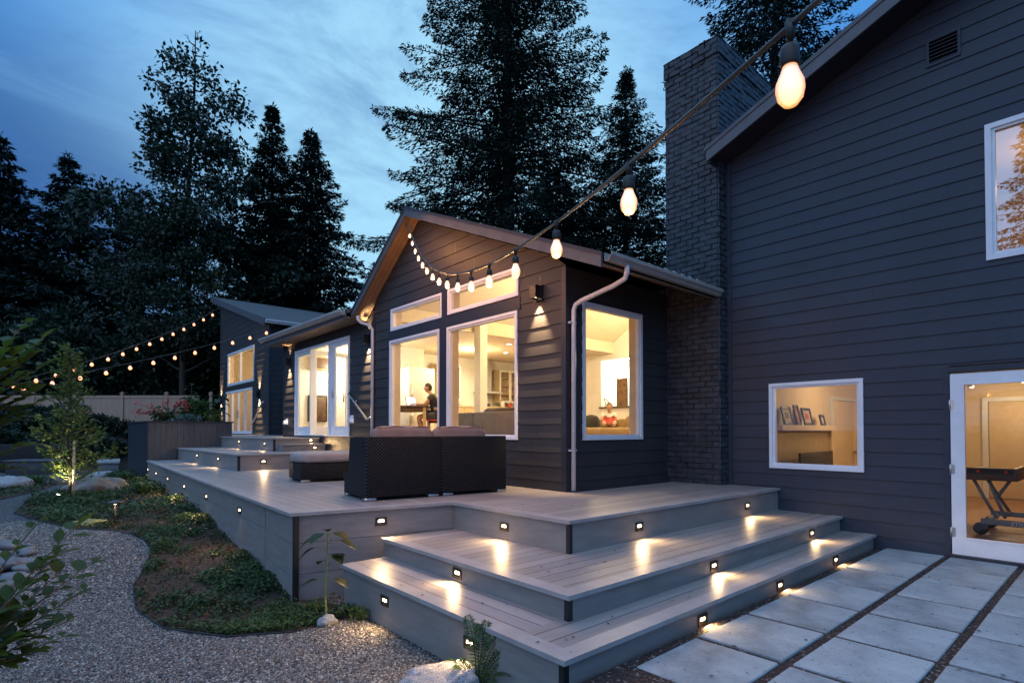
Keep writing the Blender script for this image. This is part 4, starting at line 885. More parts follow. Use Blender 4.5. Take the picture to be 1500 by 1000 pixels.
string('string_lights','upper far string of bulbs from the farthest wing peak across the garden',(6.95,29.2,7.42),(-.9,21.0,2.62),.35,16.2,0,range(1,17),.055,.14,.05,M['bulbfar'],.008)
string('string_lights','lower far string of bulbs from the farthest wing eave across the garden',(6.9,22.25,5.38),(-.5,20.6,2.66),.15,11.6,0,range(0,12),.055,.14,.05,M['bulbfar'],.008)
# ------------------------------------------------------------------ skinned figures
def skin_body(name,joints,edges,mat,parent,lv=2):
    """joints: name->(xyz,radius); one continuous skin surface"""
    ks=list(joints); ix={k:i for i,k in enumerate(ks)}
    me=bpy.data.meshes.new(name); off=root_loc(parent)
    me.from_pydata([tuple(Vector(joints[k][0])-off) for k in ks],[(ix[a],ix[b]) for a,b in edges],[]); me.update()
    o=bpy.data.objects.new(name,me); COL.objects.link(o)
    m=o.modifiers.new('skin','SKIN'); m.use_smooth_shade=True
    for i,k in enumerate(ks):
        r=joints[k][1]; sv=me.skin_vertices[0].data[i]; sv.radius=(r,r) if not isinstance(r,tuple) else r; sv.use_root=(i==0)
    s=o.modifiers.new('sub','SUBSURF'); s.levels=lv; s.render_levels=lv
    dg=bpy.context.evaluated_depsgraph_get(); nm=bpy.data.meshes.new_from_object(o.evaluated_get(dg)); nm.materials.clear(); nm.materials.append(mat)
    bpy.data.objects.remove(o); bpy.data.meshes.remove(me)
    for p in nm.polygons: p.use_smooth=True
    nm.name=name; q=bpy.data.objects.new(name,nm); COL.objects.link(q); q.parent=parent; return q
def head(parent,c,fwd,skin,hairm,s=1.0):
    """head with nose, ears, eyes, mouth and hair; fwd horizontal"""
    f=Vector((fwd[0],fwd[1],0)).normalized(); r=Vector((f.y,-f.x,0)); Mx=Matrix((( r.x,f.x,0,c[0]),(r.y,f.y,0,c[1]),(0,0,1,c[2]),(0,0,0,1)))
    bm=bmesh.new(); bmesh.ops.create_icosphere(bm,subdivisions=3,radius=1)
    for v in bm.verts:
        p=v.co.copy(); x,y,z=p.x*.076,p.y*.096,p.z*.118
        if z<0: x*=1-.28*(-z/.118)**1.5; y*=1-.10*(-z/.118)
        if y>.06 and abs(x)<.02 and -.04<z<.012: y+=.018*(1-abs(x)/.02)
        v.co=Vector((x,y,z))*s
    mb=MB(); mb.bm(bm,Mx,True)
    for sx in (-1,1): mb.lathe((Mx@Vector((sx*.074*s,-.005*s,-.005*s))),[(.004*s,-.006),(.022*s,0),(.016*s,.01),(.001,.012)],10,(r*sx)[:])
    h=mb.build('head',skin,parent)
    mb=MB()
    for sx in (-1,1): mb.lathe(Mx@Vector((sx*.03*s,.083*s,.012*s)),[(.001,-.004),(.009*s,0),(.006*s,.006),(.001,.008)],8,f[:])
    mb.tube([Mx@Vector((x*s,(.084-.25*abs(x))*s,-.055*s)) for x in (-.024,-.01,.01,.024)],.004*s,6); mb.build('face_features',plain('face_dark',(.10,.035,.025),.5),h)
    bm=bmesh.new(); bmesh.ops.create_icosphere(bm,subdivisions=3,radius=1); g=random.Random(5)
    dl=[v for v in bm.verts if (v.co.z<.15 and v.co.y>-.15) or (v.co.y>.70 and v.co.z<.42) or v.co.z<-.55]
    bmesh.ops.delete(bm,geom=dl,context='VERTS')
    for v in bm.verts: k=1+g.uniform(-.02,.05); v.co=Vector((v.co.x*.084*k,v.co.y*.104*k-.004,v.co.z*.128*k+.004))*s
    mb=MB(); mb.bm(bm,Mx,True); mb.build('hair',hairm,parent)
def hand(mb,wrist,dirv,pal,s=1.0):
    """five-fingered hand as tapered chains on a palm"""
    d=Vector(dirv).normalized(); n=Vector(pal).normalized(); w=d.cross(n).normalized(); p=Vector(wrist)
    mb.hull([(p+w*a*.03*s+n*b*.012*s)[:] for a,b in ((-1,-1),(1,-1),(1,1),(-1,1))],[(p+d*.085*s+w*a*.04*s+n*b*.011*s)[:] for a,b in ((-1,-1),(1,-1),(1,1),(-1,1))])
    for k,(o,l) in enumerate(((-.031,.068),(-.0105,.08),(.0105,.074),(.031,.058))):
        b=p+d*.082*s+w*o*s; mb.tube([b,b+d*l*.5*s-n*.006*s,b+d*l*.8*s-n*.022*s,b+d*l*.92*s-n*.04*s],[.009*s,.0085*s,.0075*s,.005*s],7)
    b=p+d*.03*s-w*.034*s; mb.tube([b,b+d*.03*s-w*.028*s,b+d*.062*s-w*.034*s-n*.01*s],[.0105*s,.0095*s,.006*s],7)
M['skin']=plain('skin',(.52,.30,.20),.5,var=.08); M['hairb']=plain('dark_hair',(.03,.016,.010),.6,var=.4,scale=40); M['hairl']=plain('brown_hair',(.14,.075,.035),.6,var=.3,scale=40)
M['tee']=plain('dark_tee',(.035,.030,.020),.8,var=.2); M['shorts']=plain('grey_shorts',(.07,.075,.085),.85,var=.2); M['white_tee']=plain('white_tee',(.75,.72,.68),.8,var=.06)
# man at the table, side-on, facing left in the picture
fx=Vector((-.76,.65,0)); sd_=Vector((fx.y,-fx.x,0)); H0=Vector((7.75,11.65,0))   # hip position on plan
def B(f,s,z): return (H0+fx*f+sd_*s+Vector((0,0,FZ+z)))[:]
pm=thing('person','person in dark tee and grey shorts working on a laptop at the dining table','person',B(0,0,0))
J={'pelvis':(B(0,0,.55),.135),'waist':(B(.02,0,.72),.125),'chest':(B(.10,0,.93),.145),'neck0':(B(.15,0,1.06),.07),'neck':(B(.18,0,1.11),.052),'skull':(B(.21,0,1.17),.05)}
E_=[('pelvis','waist'),('waist','chest'),('chest','neck0'),('neck0','neck'),('neck','skull')]
for s_,k in ((-1,'r'),(1,'l')):
    J.update({'sh'+k:(B(.13,s_*.17,1.0),.065),'el'+k:(B(.30,s_*.22,.80),.043),'wr'+k:(B(.52,s_*.14,.825),.029),
      'hp'+k:(B(.06,s_*.10,.52),.095),'kn'+k:(B(.46,s_*.12,.52),.062),'an'+k:(B(.38,s_*.12,.10),.042),'to'+k:(B(.55,s_*.13,.045),.036)})
    E_+=[('chest','sh'+k),('sh'+k,'el'+k),('el'+k,'wr'+k),('pelvis','hp'+k),('hp'+k,'kn'+k),('kn'+k,'an'+k),('an'+k,'to'+k)]
skin_body('body',J,E_,M['skin'],pm)
def fat(keys,add): return {k:(J[k][0],(J[k][1]+add)) for k in keys}
tk=fat(['pelvis','waist','chest','neck0','shr','shl'],.032); tk['er']=(B(.22,-.20,.90),.078); tk['el']=(B(.22,.20,.90),.078)
skin_body('tee_shirt',tk,[('pelvis','waist'),('waist','chest'),('chest','neck0'),('chest','shr'),('chest','shl'),('shr','er'),('shl','el')],M['tee'],pm)
sk_=fat(['pelvis','hpr','hpl'],.030); sk_['kr']=(B(.38,-.115,.525),.102); sk_['kl']=(B(.38,.115,.525),.102)
skin_body('shorts',sk_,[('pelvis','hpr'),('pelvis','hpl'),('hpr','kr'),('hpl','kl')],M['shorts'],pm)
head(pm,B(.235,0,1.235),fx[:],M['skin'],M['hairb'])
mb=MB()
for s_ in (-1,1): hand(mb,B(.52,s_*.14,.825),(fx-sd_*s_*.15)[:],(0,0,1))
mb.build('hands',M['skin'],pm)
# red chair
M['redch']=plain('red_chair_back',(.62,.05,.02),.4,var=.08)
cr=thing('dining_chair','red-backed dining chair under the person at the table','chair',B(0,0,0)); CM=Matrix(((sd_.x,fx.x,0,H0.x),(sd_.y,fx.y,0,H0.y),(0,0,1,FZ),(0,0,0,1)))
mb=MB(); mb.rbox(-.22,.22,-.20,.24,.40,.43,.012,CM); mb.build('seat',M['redch'],cr)
mb=MB(); bm=bmesh.new(); bmesh.ops.create_grid(bm,x_segments=8,y_segments=8,size=.5)
for v in bm.verts: a,b=v.co.x,v.co.y; v.co=Vector((a*.44,-.23-.07*(b+.5)+.10*a*a-.02,.50+(b+.5)*.46))
bmesh.ops.solidify(bm,geom=bm.faces[:],thickness=.014); mb.bm(bm,CM,True); mb.build('backrest',M['redch'],cr)
for x,y in ((-.19,-.19),(.19,-.19),(-.19,.2),(.19,.2)):
    mb=MB(); mb.tube([(CM@Vector((x*1.1,y*1.1,0))),(CM@Vector((x,y,.40)))],.014,8); mb.build('leg',M['steel'],cr)
dt=thing('dining_table','wooden dining table with the laptop on it, seen through the left tall window','table',(7.05,12.26,FZ)); TM=Matrix.Translation((7.05,12.26,FZ))@Matrix.Rotation(math.atan2(fx.y,fx.x),4,'Z')
mb=MB(); mb.rbox(-.75,.75,-.45,.45,.735,.775,.008,TM); mb.build('tabletop',M['woodd'],dt)
mb=MB(); mb.rbox(-.68,.68,-.38,.38,.63,.734,.006,TM); mb.build('apron',M['woodd'],dt)
for x in (-.66,.66):
    for y in (-.37,.37):
        mb=MB(); mb.rbox(x-.035,x+.035,y-.035,y+.035,0,.735,.004,TM); mb.build('leg',M['woodl'],dt)
M['screen']=emit('laptop_screen',(.55,.68,.95),1.6)
lp=thing('laptop','open laptop with a bright screen on the dining table','laptop',TM@Vector((-.42,0,.776))); LM=TM@Matrix.Translation((-.36,-.05,.776))@Matrix.Rotation(R(-38),4,'Z')
mb=MB(); mb.rbox(-.12,.12,-.17,.17,0,.018,.004,LM); mb.build('keyboard_base',M['steel'],lp)
SMx=LM@Matrix.Translation((.12,0,.018))@Matrix.Rotation(R(14),4,'Y')
mb=MB(); mb.rbox(0,.012,-.17,.17,0,.24,.004,SMx); l_=mb.build('lid',M['black'],lp); mb=MB(); o=MB(); o.box(-.002,-.0005,-.155,.155,.015,.225); mb.add([(SMx@Vector(p))[:] for p in o.v],o.f); mb.build('screen',M['screen'],l_)
# indoor sofa seen from behind
M['greige']=plain('greige_sofa',(.26,.22,.15),.9,var=.12,scale=6,bump=.2,bscale=120)
sf=thing('indoor_sofa','long greige sofa with its back to the right tall window','sofa',(7.1,8.3,FZ))
mb=MB(); mb.rbox(6.62,6.82,7.0,8.68,FZ+.06,FZ+.52,.03); mb.rbox(6.62,6.82,8.685,9.42,FZ+.06,FZ+.52,.03); mb.build('backrest',M['greige'],sf)
mb=MB(); mb.rbox(6.821,7.5,7.0,9.42,FZ+.06,FZ+.32,.03); mb.build('seat',M['greige'],sf)
mb=MB(); pillow(mb,6.70,6.95,7.4,8.5,FZ+.44,FZ+.58,.02); mb.build('throw_blanket',M['woodd'],sf)
for y in (7.1,9.3):
    mb=MB(); mb.box(6.66,6.72,y-.03,y+.03,FZ,FZ+.06); mb.build('foot',M['black'],sf)
# child reading, on the far couch
M['tan']=plain('tan_couch',(.36,.25,.12),.9,var=.1,scale=6,bump=.2,bscale=100)
KF=Vector((-.78,-.62,0)); KS=Vector((KF.y,-KF.x,0)); K0=Vector((10.62,8.46,0)); KM=Matrix(((KS.x,KF.x,0,K0.x),(KS.y,KF.y,0,K0.y),(0,0,1,FZ),(0,0,0,1)))
K=lambda s,f,z:(KM@Vector((s,f,z)))[:]
cc=thing('couch','tan couch with a chaise end under the reading child, seen through the side window','couch',K(0,0,0))
mb=MB(); mb.rbox(-.9,.9,-.45,.1,0.02,.20,.03,KM); mb.build('seat',M['tan'],cc)
mb=MB(); mb.rbox(-.72,.78,.101,1.2,.02,.23,.05,KM); mb.build('chaise',M['tan'],cc)
mb=MB(); mb.rbox(-.9,.9,-.62,-.451,.02,.46,.04,KM); mb.build('backrest',M['tan'],cc)
mb=MB(); mb.rbox(-1.06,-.901,-.62,.3,.02,.40,.03,KM); mb.build('armrest',M['tan'],cc)
for q,(a,b,m_) in enumerate(((-.75,-.42,'tan'),(.28,.62,'tee'))):
    pc=thing('throw_pillow',('brown plump pillow on the couch right of the child','dark patterned pillow on the couch left of the child')[q],'pillow',K((a+b)/2,-.35,.2)); mb=MB(); pillow(mb,a,b,-.40,-.24,.20,.52,.04,KM); mb.build('cover',M[m_],pc)
kd=thing('person','child in a white tee lounging on the tan couch with a red book','person',K(0,0,.2))
J={'pelvis':(K(0,-.12,.30),.105),'chest':(K(.0,-.22,.50),.105),'neck':(K(0,-.20,.61),.045),'skull':(K(0,-.17,.66),.045)}
E_=[('pelvis','chest'),('chest','neck'),('neck','skull')]
for s_,k in ((-1,'r'),(1,'l')):
    J.update({'sh'+k:(K(s_*.13,-.20,.56),.045),'el'+k:(K(s_*.20,-.02,.40),.034),'wr'+k:(K(s_*.10,.14,.46),.024),'hp'+k:(K(s_*.07,-.04,.28),.072),'kn'+k:(K(s_*.14,.34,.36),.052),'an'+k:(K(s_*.08,.64,.27),.034),'to'+k:(K(s_*.10,.72,.33),.028)})
    E_+=[('chest','sh'+k),('sh'+k,'el'+k),('el'+k,'wr'+k),('pelvis','hp'+k),('hp'+k,'kn'+k),('kn'+k,'an'+k),('an'+k,'to'+k)]
skin_body('body',J,E_,M['skin'],kd)
tk={k:(J[k][0],J[k][1]+.012) for k in ('pelvis','chest','shr','shl')}; tk['er']=(K(-.17,-.10,.47),.046); tk['el']=(K(.17,-.10,.47),.046)
skin_body('tee_shirt',tk,[('pelvis','chest'),('chest','shr'),('chest','shl'),('shr','er'),('shl','el')],M['white_tee'],kd)
head(kd,K(0,-.14,.735),KF[:],M['skin'],M['hairl'],.92)
mb=MB()
for s_ in (-1,1): hand(mb,K(s_*.10,.14,.46),(KM.to_3x3()@Vector((-s_*.2,.6,.5)))[:],(KM.to_3x3()@Vector((0,-.6,.6)))[:],.72)
mb.build('hands',M['skin'],kd)
bk=thing('book','open red book held by the child on the couch','book',K(0,.25,.46)); mb=MB()
for s_ in (-1,1): mb.hull([K(0,.22,.33),K(s_*.15,.24,.34),K(s_*.15,.15,.49),K(0,.13,.48)],[K(0,.235,.335),K(s_*.15,.255,.345),K(s_*.15,.165,.495),K(0,.145,.485)])
mb.build('cover',plain('red_cover',(.50,.035,.02),.5),bk)
# art panel and white curtains behind the couch
ap=thing('art_panel','tall brown figured art panel standing on the ledge behind the couch','artwork',(13.1,10.0,2.15))
mb=MB(); mb.box(13.16,13.19,9.86,10.16,2.151,2.98); mb.build('board',plain('figured_bark',(.20,.11,.05),.6,var=.8,scale=22),ap); mb=MB(); mb.box(13.15,13.20,10.16,10.20,2.151,2.99); mb.box(13.15,13.20,9.82,9.86,2.151,2.99); mb.build('edge_frame',M['woodd'],ap)
# floor lamp beside the couch
flp=thing('desk_lamp','angled dark desk lamp silhouetted above the child on the ledge','lamp',(12.9,10.6,2.15)); mb=MB(); mb.tube([(13.1,10.55,2.16),(13.08,10.62,2.42),(13.05,10.42,2.28)],.012,8); mb.lathe((13.1,10.55,2.151),[(.05,0),(.05,.015),(.01,.02)],12); mb.build('arm',M['black'],flp); MB().lathe((13.05,10.42,2.20),[(.05,0),(.05,.02),(.015,.08),(0,.085)],12).build('shade',M['black'],flp)
# ------------------------------------------------------------------ kitchen, seen through the tall windows
def cabinet(x0,x1,label,y=14.05):
    t=thing('wall_cabinet',label,'cabinet',((x0+x1)/2,y,2.45),'glass-fronted wall cabinets in the kitchen'); d=.33
    mb=MB(); mb.box(x0,x1,y-.02,y,2.35,3.42); mb.box(x0,x0+.02,y-d,y-.02,2.35,3.42); mb.box(x1-.02,x1,y-d,y-.02,2.35,3.42); mb.box(x0+.02,x1-.02,y-d,y-.02,3.40,3.42); mb.box(x0+.02,x1-.02,y-d,y-.02,2.35,2.37)
    for z in (2.62,2.90,3.16): mb.box(x0+.02,x1-.02,y-d+.04,y-.02,z,z+.015)
    mb.build('carcass',M['woodl'],t)
    n=max(1,round((x1-x0)/.45)); w=(x1-x0)/n
    for k in range(n):
        a=x0+k*w; mb=MB(); mb.box(a+.003,a+.05,y-d-.022,y-d-.002,2.352,3.418); mb.box(a+w-.05,a+w-.003,y-d-.022,y-d-.002,2.352,3.418); mb.box(a+.05,a+w-.05,y-d-.022,y-d-.002,3.36,3.418); mb.box(a+.05,a+w-.05,y-d-.022,y-d-.002,2.352,2.41)
        dd=mb.build('door',M['whitewall'],t); MB().quad((a+.05,y-d-.012,2.41),(a+w-.05,y-d-.012,2.41),(a+w-.05,y-d-.012,3.36),(a+.05,y-d-.012,3.36)).build('pane',M['glass'],dd)
cabinet(9.1,9.98,'glass-fronted maple cabinet left of the white column'); cabinet(11.55,12.45,'glass-fronted maple cabinet right of the range hood')
kc=thing('kitchen_counter','long maple kitchen counter with a pale top behind the sofa','counter',(9.9,13.8,FZ))
mb=MB(); mb.box(8.45,13.0,13.48,14.08,FZ+.08,FZ+.88); mb.build('base_cabinets',M['woodl'],kc); mb=MB(); mb.box(8.42,13.02,13.44,14.08,FZ+.881,FZ+.92); mb.build('worktop',M['cream'],kc)
mb=MB()
for k in range(9): mb.box(8.46+k*.495,8.46+k*.495+.485,13.462,13.479,FZ+.10,FZ+.86)
mb.build('doors',M['woodl'],kc)
hd=thing('range_hood','stainless chimney range hood between the kitchen cabinets','range hood',(11.1,13.8,2.7)); mb=MB(); mb.hull([(10.75,13.5,2.62),(11.5,13.5,2.62),(11.5,14.08,2.62),(10.75,14.08,2.62)],[(10.75,13.5,2.68),(11.5,13.5,2.68),(11.5,14.08,2.68),(10.75,14.08,2.68)]); mb.build('canopy',M['steel'],hd); mb=MB(); mb.box(10.97,11.28,13.8,14.08,2.681,3.73); mb.build('chimney',M['steel'],hd)
fr_=thing('refrigerator','tall white refrigerator against the kitchen partition','refrigerator',(7.9,13.0,FZ)); mb=MB(); mb.rbox(7.5,8.3,12.66,13.28,FZ+.03,FZ+1.85,.02); mb.build('body',M['whitewall'],fr_); mb=MB(); mb.rbox(7.5,8.3,12.60,12.655,FZ+.68,FZ+1.84,.015); mb.rbox(7.5,8.3,12.60,12.655,FZ+.05,FZ+.67,.015); d=mb.build('doors',M['whitewall'],fr_); mb=MB(); mb.tube([(7.58,12.57,FZ+.75),(7.58,12.57,FZ+1.4)],.012,8); mb.tube([(7.58,12.57,FZ+.35),(7.58,12.57,FZ+.62)],.012,8); mb.build('handles',M['steel'],d)
for k,(x,c,r,h,l) in enumerate(((9.9,(.5,.5,.5),.05,.12,'grey jar on the kitchen counter, left of the stove'),(11.0,(.05,.04,.04),.06,.14,'dark kettle on the kitchen counter'),(11.6,(.85,.82,.75),.07,.26,'white canister on the kitchen counter'),(11.9,(.50,.03,.02),.06,.17,'red tin on the kitchen counter'),(12.2,(.7,.55,.3),.05,.2,'honey-coloured bottle at the end of the kitchen counter'))):
    t=thing('kitchen_jar',l,'jar',(x,13.62,FZ+.92)); MB().lathe((x,13.62,FZ+.92),[(r*.9,0),(r,.01),(r,h*.7),(r*.8,h*.8)],14).build('body',plain('jar_glaze_%d'%k,c,.3),t); MB().lathe((x,13.62,FZ+.92+h*.802),[(r*.82,0),(r*.82,h*.12),(r*.2,h*.16),(r*.2,h*.22),(0,h*.23)],14).build('lid',M['steel'],t)
# objects visible through the french doors
tv=thing('wall_panel','dark brown square panel on the white wall inside the french doors','panel',(6.3,15.7,2.0)); MB().rbox(6.05,6.55,15.66,15.719,1.72,2.42,.006).build('panel',M['woodd'],tv); mb=MB(); mb.box(6.02,6.05,15.65,15.72,1.69,2.45); mb.box(6.55,6.58,15.65,15.72,1.69,2.45); mb.box(6.05,6.55,15.65,15.72,2.42,2.45); mb.box(6.05,6.55,15.65,15.72,1.69,1.72); mb.build('frame',M['black'],tv)
tv=thing('wall_cabinet','brown wooden wall box high on the white wall inside the french doors','cabinet',(6.3,15.6,3.4)); MB().rbox(6.0,6.6,15.45,15.719,3.18,3.55,.006).build('box',M['woodl'],tv); MB().rbox(6.03,6.57,15.43,15.449,3.21,3.52,.005).build('door',M['woodd'],tv)
# ------------------------------------------------------------------ lower room: frames, screen, games table
for k,(x0,x1,h,c) in enumerate(((9.25,9.66,.31,(.5,.42,.28)),(9.76,10.0,.35,(.42,.10,.03)),(10.08,10.50,.31,(.5,.40,.26)),(10.84,11.1,.20,(.45,.38,.3)))):
    lab=('leftmost dark picture frame on the mantel, pale mat','taller dark frame with an orange picture on the mantel','third dark frame on the mantel, pale mat with a red patch','smallest dark frame, alone at the right end of the mantel')[k]
    t=thing('picture_frame',lab,'picture frame',((x0+x1)/2,3.85,1.521)); PM=Matrix.Translation(((x0+x1)/2,3.78,1.521))@Matrix.Rotation(R(-12),4,'X'); w2=(x1-x0)/2-.02
    mb=MB(); 
    for q in ((-w2,-w2+.04,0,h),(w2-.04,w2,0,h),(-w2+.04,w2-.04,0,.04),(-w2+.04,w2-.04,h-.04,h)): mb.rbox(q[0],q[1],-.012,.012,q[2],q[3],.003,PM)
    mb.build('frame',M['black'],t)
    o=MB(); o.box(-w2+.04,w2-.04,.002,.006,.04,h-.04); mm=MB(); mm.add([(PM@Vector(p))[:] for p in o.v],o.f); p=mm.build('mat_board',plain('mat_%d'%k,c,.7),t)
    o=MB(); o.box(-w2*.35,w2*.35,-.003,.0018,h*.35,h*.68); mm=MB(); mm.add([(PM@Vector(q))[:] for q in o.v],o.f); mm.build('picture',plain('picture_%d'%k,((.12,.08,.05),(.55,.18,.04),(.5,.08,.03),(.6,.5,.4))[k],.6,var=.5,scale=30),p)
sc=thing('fire_screen','dark flat screen standing in front of the tiled fireplace','screen',(10.2,3.7,.02)); mb=MB(); mb.rbox(9.5,10.95,3.62,3.66,.45,1.06,.008); mb.build('panel',M['black'],sc); mb=MB(); mb.box(10.1,10.35,3.6,3.68,.05,.45); mb.rbox(9.9,10.55,3.5,3.75,.021,.05,.006); mb.build('stand',M['black'],sc)
M['ttblue']=plain('blue_grey_steel',(.16,.22,.29),.4,var=.1)
tt=thing('games_table','folding games table on a wheeled blue-grey frame behind the glazed door','games table',(10.0,1.5,.02))
mb=MB(); mb.rbox(9.62,10.9,1.02,2.7,.76,.80,.006); mb.rbox(9.6,9.66,1.0,2.7,.765,.93,.006); mb.rbox(9.66,10.9,1.0,1.05,.765,.93,.006); mb.build('table_box',M['woodd'],tt)
mb=MB(); mb.box(9.592,9.599,1.04,2.66,.845,.915); b_=mb.build('side_band',M['black'],tt)
mb=MB()
for y in (1.40,1.12,1.75): mb.lathe((9.5915,y,.88),[(.020,0),(.020,.003),(0,.004)],14,(-1,0,0))
mb.build('red_badges',M['redch'],b_)
mb=MB()
for y0,y1 in ((1.47,1.24),(1.31,1.15)): mb.tube([(9.75,y0,.76),(9.75,(y0*.55+y1*.45),.52),(9.75,y1,.26)],.020,8)
mb.tube([(9.75,1.10,.76),(9.75,1.22,.55)],.02,8); mb.tube([(10.6,1.47,.76),(10.6,1.2,.25)],.02,8)
mb.build('folding_leg',M['ttblue'],tt)
mb=MB(); mb.rbox(9.70,9.76,.6,1.40,.16,.24,.01); mb.rbox(10.5,10.56,.6,1.40,.20,.27,.01); mb.rbox(9.76,10.5,1.3,1.36,.17,.23,.01); bs=mb.build('base_bar',M['ttblue'],tt)
for x in (9.73,10.53):
    for y in (1.40,.64):
        mb=MB(); mb.lathe((x-.02,y,.10),[(.07,0),(.082,.004),(.082,.036),(.07,.04)],20,(1,0,0)); mb.lathe((x-.022,y,.10),[(.045,0),(.045,.044)],16,(1,0,0)); mb.build('wheel',M['black'],tt)
cu=bpy.data.curves.new('STIGA','FONT'); cu.body='STIGA'; cu.size=.075; cu.extrude=.001; cu.shear=.3; to=bpy.data.objects.new('txt',cu); COL.objects.link(to)
dg=bpy.context.evaluated_depsgraph_get(); me=bpy.data.meshes.new_from_object(to.evaluated_get(dg)); bpy.data.objects.remove(to)
me.materials.clear(); me.materials.append(M['white']); lo=bpy.data.objects.new('lettering',me); COL.objects.link(lo); lo.parent=tt
Q=Matrix(((0,0,-1,9.697),(-1,0,0,1.10),(0,1,0,.172),(0,0,0,1))); me.transform(Matrix.Translation(-tt.location)@Q)
# track lights in that room
for p,l in (((14.2,2.15,2.30),'small bright ceiling spotlight nearer the door hinge side'),((12.9,1.25,2.26),'small bright ceiling spotlight over the games table')):
    t=thing('spotlight',l,'spotlight',p); mb=MB(); mb.lathe((p[0],p[1],p[2]),[(.03,0),(.045,.03),(.04,.10),(.012,.11),(.012,2.44-p[2])],14); mb.build('housing',M['steel'],t); MB().lathe((p[0],p[1],p[2]-.012),[(.001,0),(.028,.004),(.03,.012)],14).build('lens',M['down'],t)
lamp('POINT',(11.5,1.5,2.15),52,(1,.70,.38),.12); lamp('POINT',(10.8,3.0,2.2),20,(1,.70,.36),.12); lamp('POINT',(14.2,1.6,2.05),20,(1,.72,.40),.08); lamp('POINT',(10.2,.5,4.8),40,(1,.60,.30),.15)
# recessed downlights in the kitchen ceiling and the vault
def downlight(x,y,z,label,e):
    t=thing('recessed_downlight',label,'downlight',(x,y,z),'recessed ceiling downlights'); MB().lathe((x,y,z-.012),[(.10,.0115),(.10,.0),(.075,.0),(.07,.011)],20).build('trim_ring',M['white'],t)
    MB().lathe((x,y,z-.006),[(.001,0),(.068,.001),(.068,.004),(.001,.005)],16).build('lens',M['down'],t)
    lamp('SPOT',(x,y,z-.03),e*1.3,(1,.80,.46),.06,(x,y,0),R(150),.9,'downlight_lamp')
for k,(x,y) in enumerate(((9.05,12.2),(8.15,12.1),(6.6,12.6),(7.2,11.2),(9.6,11.0),(10.6,12.3),(10.2,13.2),(6.2,14.4))):
    downlight(x,y,3.74,('downlight over the kitchen left of the column','second downlight from the column over the table','downlight over the far end of the dining table','downlight above the laptop','downlight behind the sofa','downlight in front of the hood','downlight at the cooktop','downlight just inside the french doors')[k],55)
lamp('POINT',(8.6,7.6,4.2),250,(1,.80,.46),.2); lamp('POINT',(12.0,8.0,4.0),170,(1,.82,.50),.2); lamp('POINT',(14.2,10.4,3.4),150,(1,.93,.76),.2); lamp('POINT',(7.0,14.9,3.2),110,(1,.88,.66),.2); lamp('POINT',(9.4,12.4,3.2),85,(1,.82,.48),.2); lamp('POINT',(6.9,12.6,2.9),40,(1,.85,.58),.15)
lamp('POINT',(8.6,26.5,4.6),230,(1,.74,.42),.3)
sm=thing('smoke_detector','white round smoke detector on the ceiling behind the right transom window','smoke detector',(6.6,6.8,vz(6.8))); MB().lathe((6.6,6.8,vz(6.8)-.035),[(.001,0),(.06,.002),(.07,.012),(.07,.05)],18).build('body',M['white'],sm); MB().lathe((6.6,6.8,vz(6.8)-.037),[(.001,0),(.02,.001),(.02,.006)],12).build('button',M['steel'],sm)
# ------------------------------------------------------------------ foliage builders (numpy)
def leaves(name,P,Dv,N,Ln,Wd,mat,parent=None,tint=None,fold=0.0,**kw):
    """diamond leaves: base P, direction Dv, normal N, length Ln, width Wd"""
    Dv=Dv/np.maximum(np.linalg.norm(Dv,axis=1,keepdims=True),1e-6); Wv=np.cross(Dv,N); Wv/=np.maximum(np.linalg.norm(Wv,axis=1,keepdims=True),1e-6)
    Nn=np.cross(Wv,Dv); Ln=Ln[:,None]; Wd=Wd[:,None]
    a=P; b=P+Dv*Ln*.45+Wv*Wd*.5+Nn*Wd*fold; c=P+Dv*Ln; d=P+Dv*Ln*.45-Wv*Wd*.5+Nn*Wd*fold
    V=np.stack([a,b,c,d],1).reshape(-1,3); n=len(P); F=np.arange(n*4).reshape(n,4)
    if tint is None: tint=np.random.default_rng(len(P)).uniform(0,1,n)
    return np_obj(name,V,F,mat,parent,attr=np.repeat(tint,4),**kw)
def unit(g,n):
    v=g.normal(size=(n,3)); return v/np.linalg.norm(v,axis=1,keepdims=True)
M['needle']=leaf_mat('conifer_needles',[(.2,(.004,.011,.010)),(.5,(.010,.024,.018)),(.8,(.024,.040,.026))],.5,.7,.1)
M['bark']=plain('bark',(.045,.034,.026),.9,var=.4,scale=5,bump=1,bscale=18,stretch=(4,4,.7))
M['leafd']=leaf_mat('dark_broad_leaves',[(.2,(.005,.014,.009)),(.5,(.014,.032,.017)),(.8,(.035,.060,.032))],.8,.4,.15)
M['leafm']=leaf_mat('garden_leaves',[(.2,(.02,.04,.012)),(.5,(.05,.10,.025)),(.8,(.11,.17,.05))],1.5,.45,.3)
M['leafy']=leaf_mat('yellow_green_leaves',[(.2,(.05,.08,.015)),(.5,(.11,.16,.035)),(.8,(.22,.24,.07))],2,.45,.35)
M['leaff']=leaf_mat('foreground_leaves',[(.2,(.06,.10,.016)),(.55,(.15,.19,.03)),(.85,(.28,.26,.05))],3,.4,.5)  # yellowish garden light on these leaves is put into their brighter colour
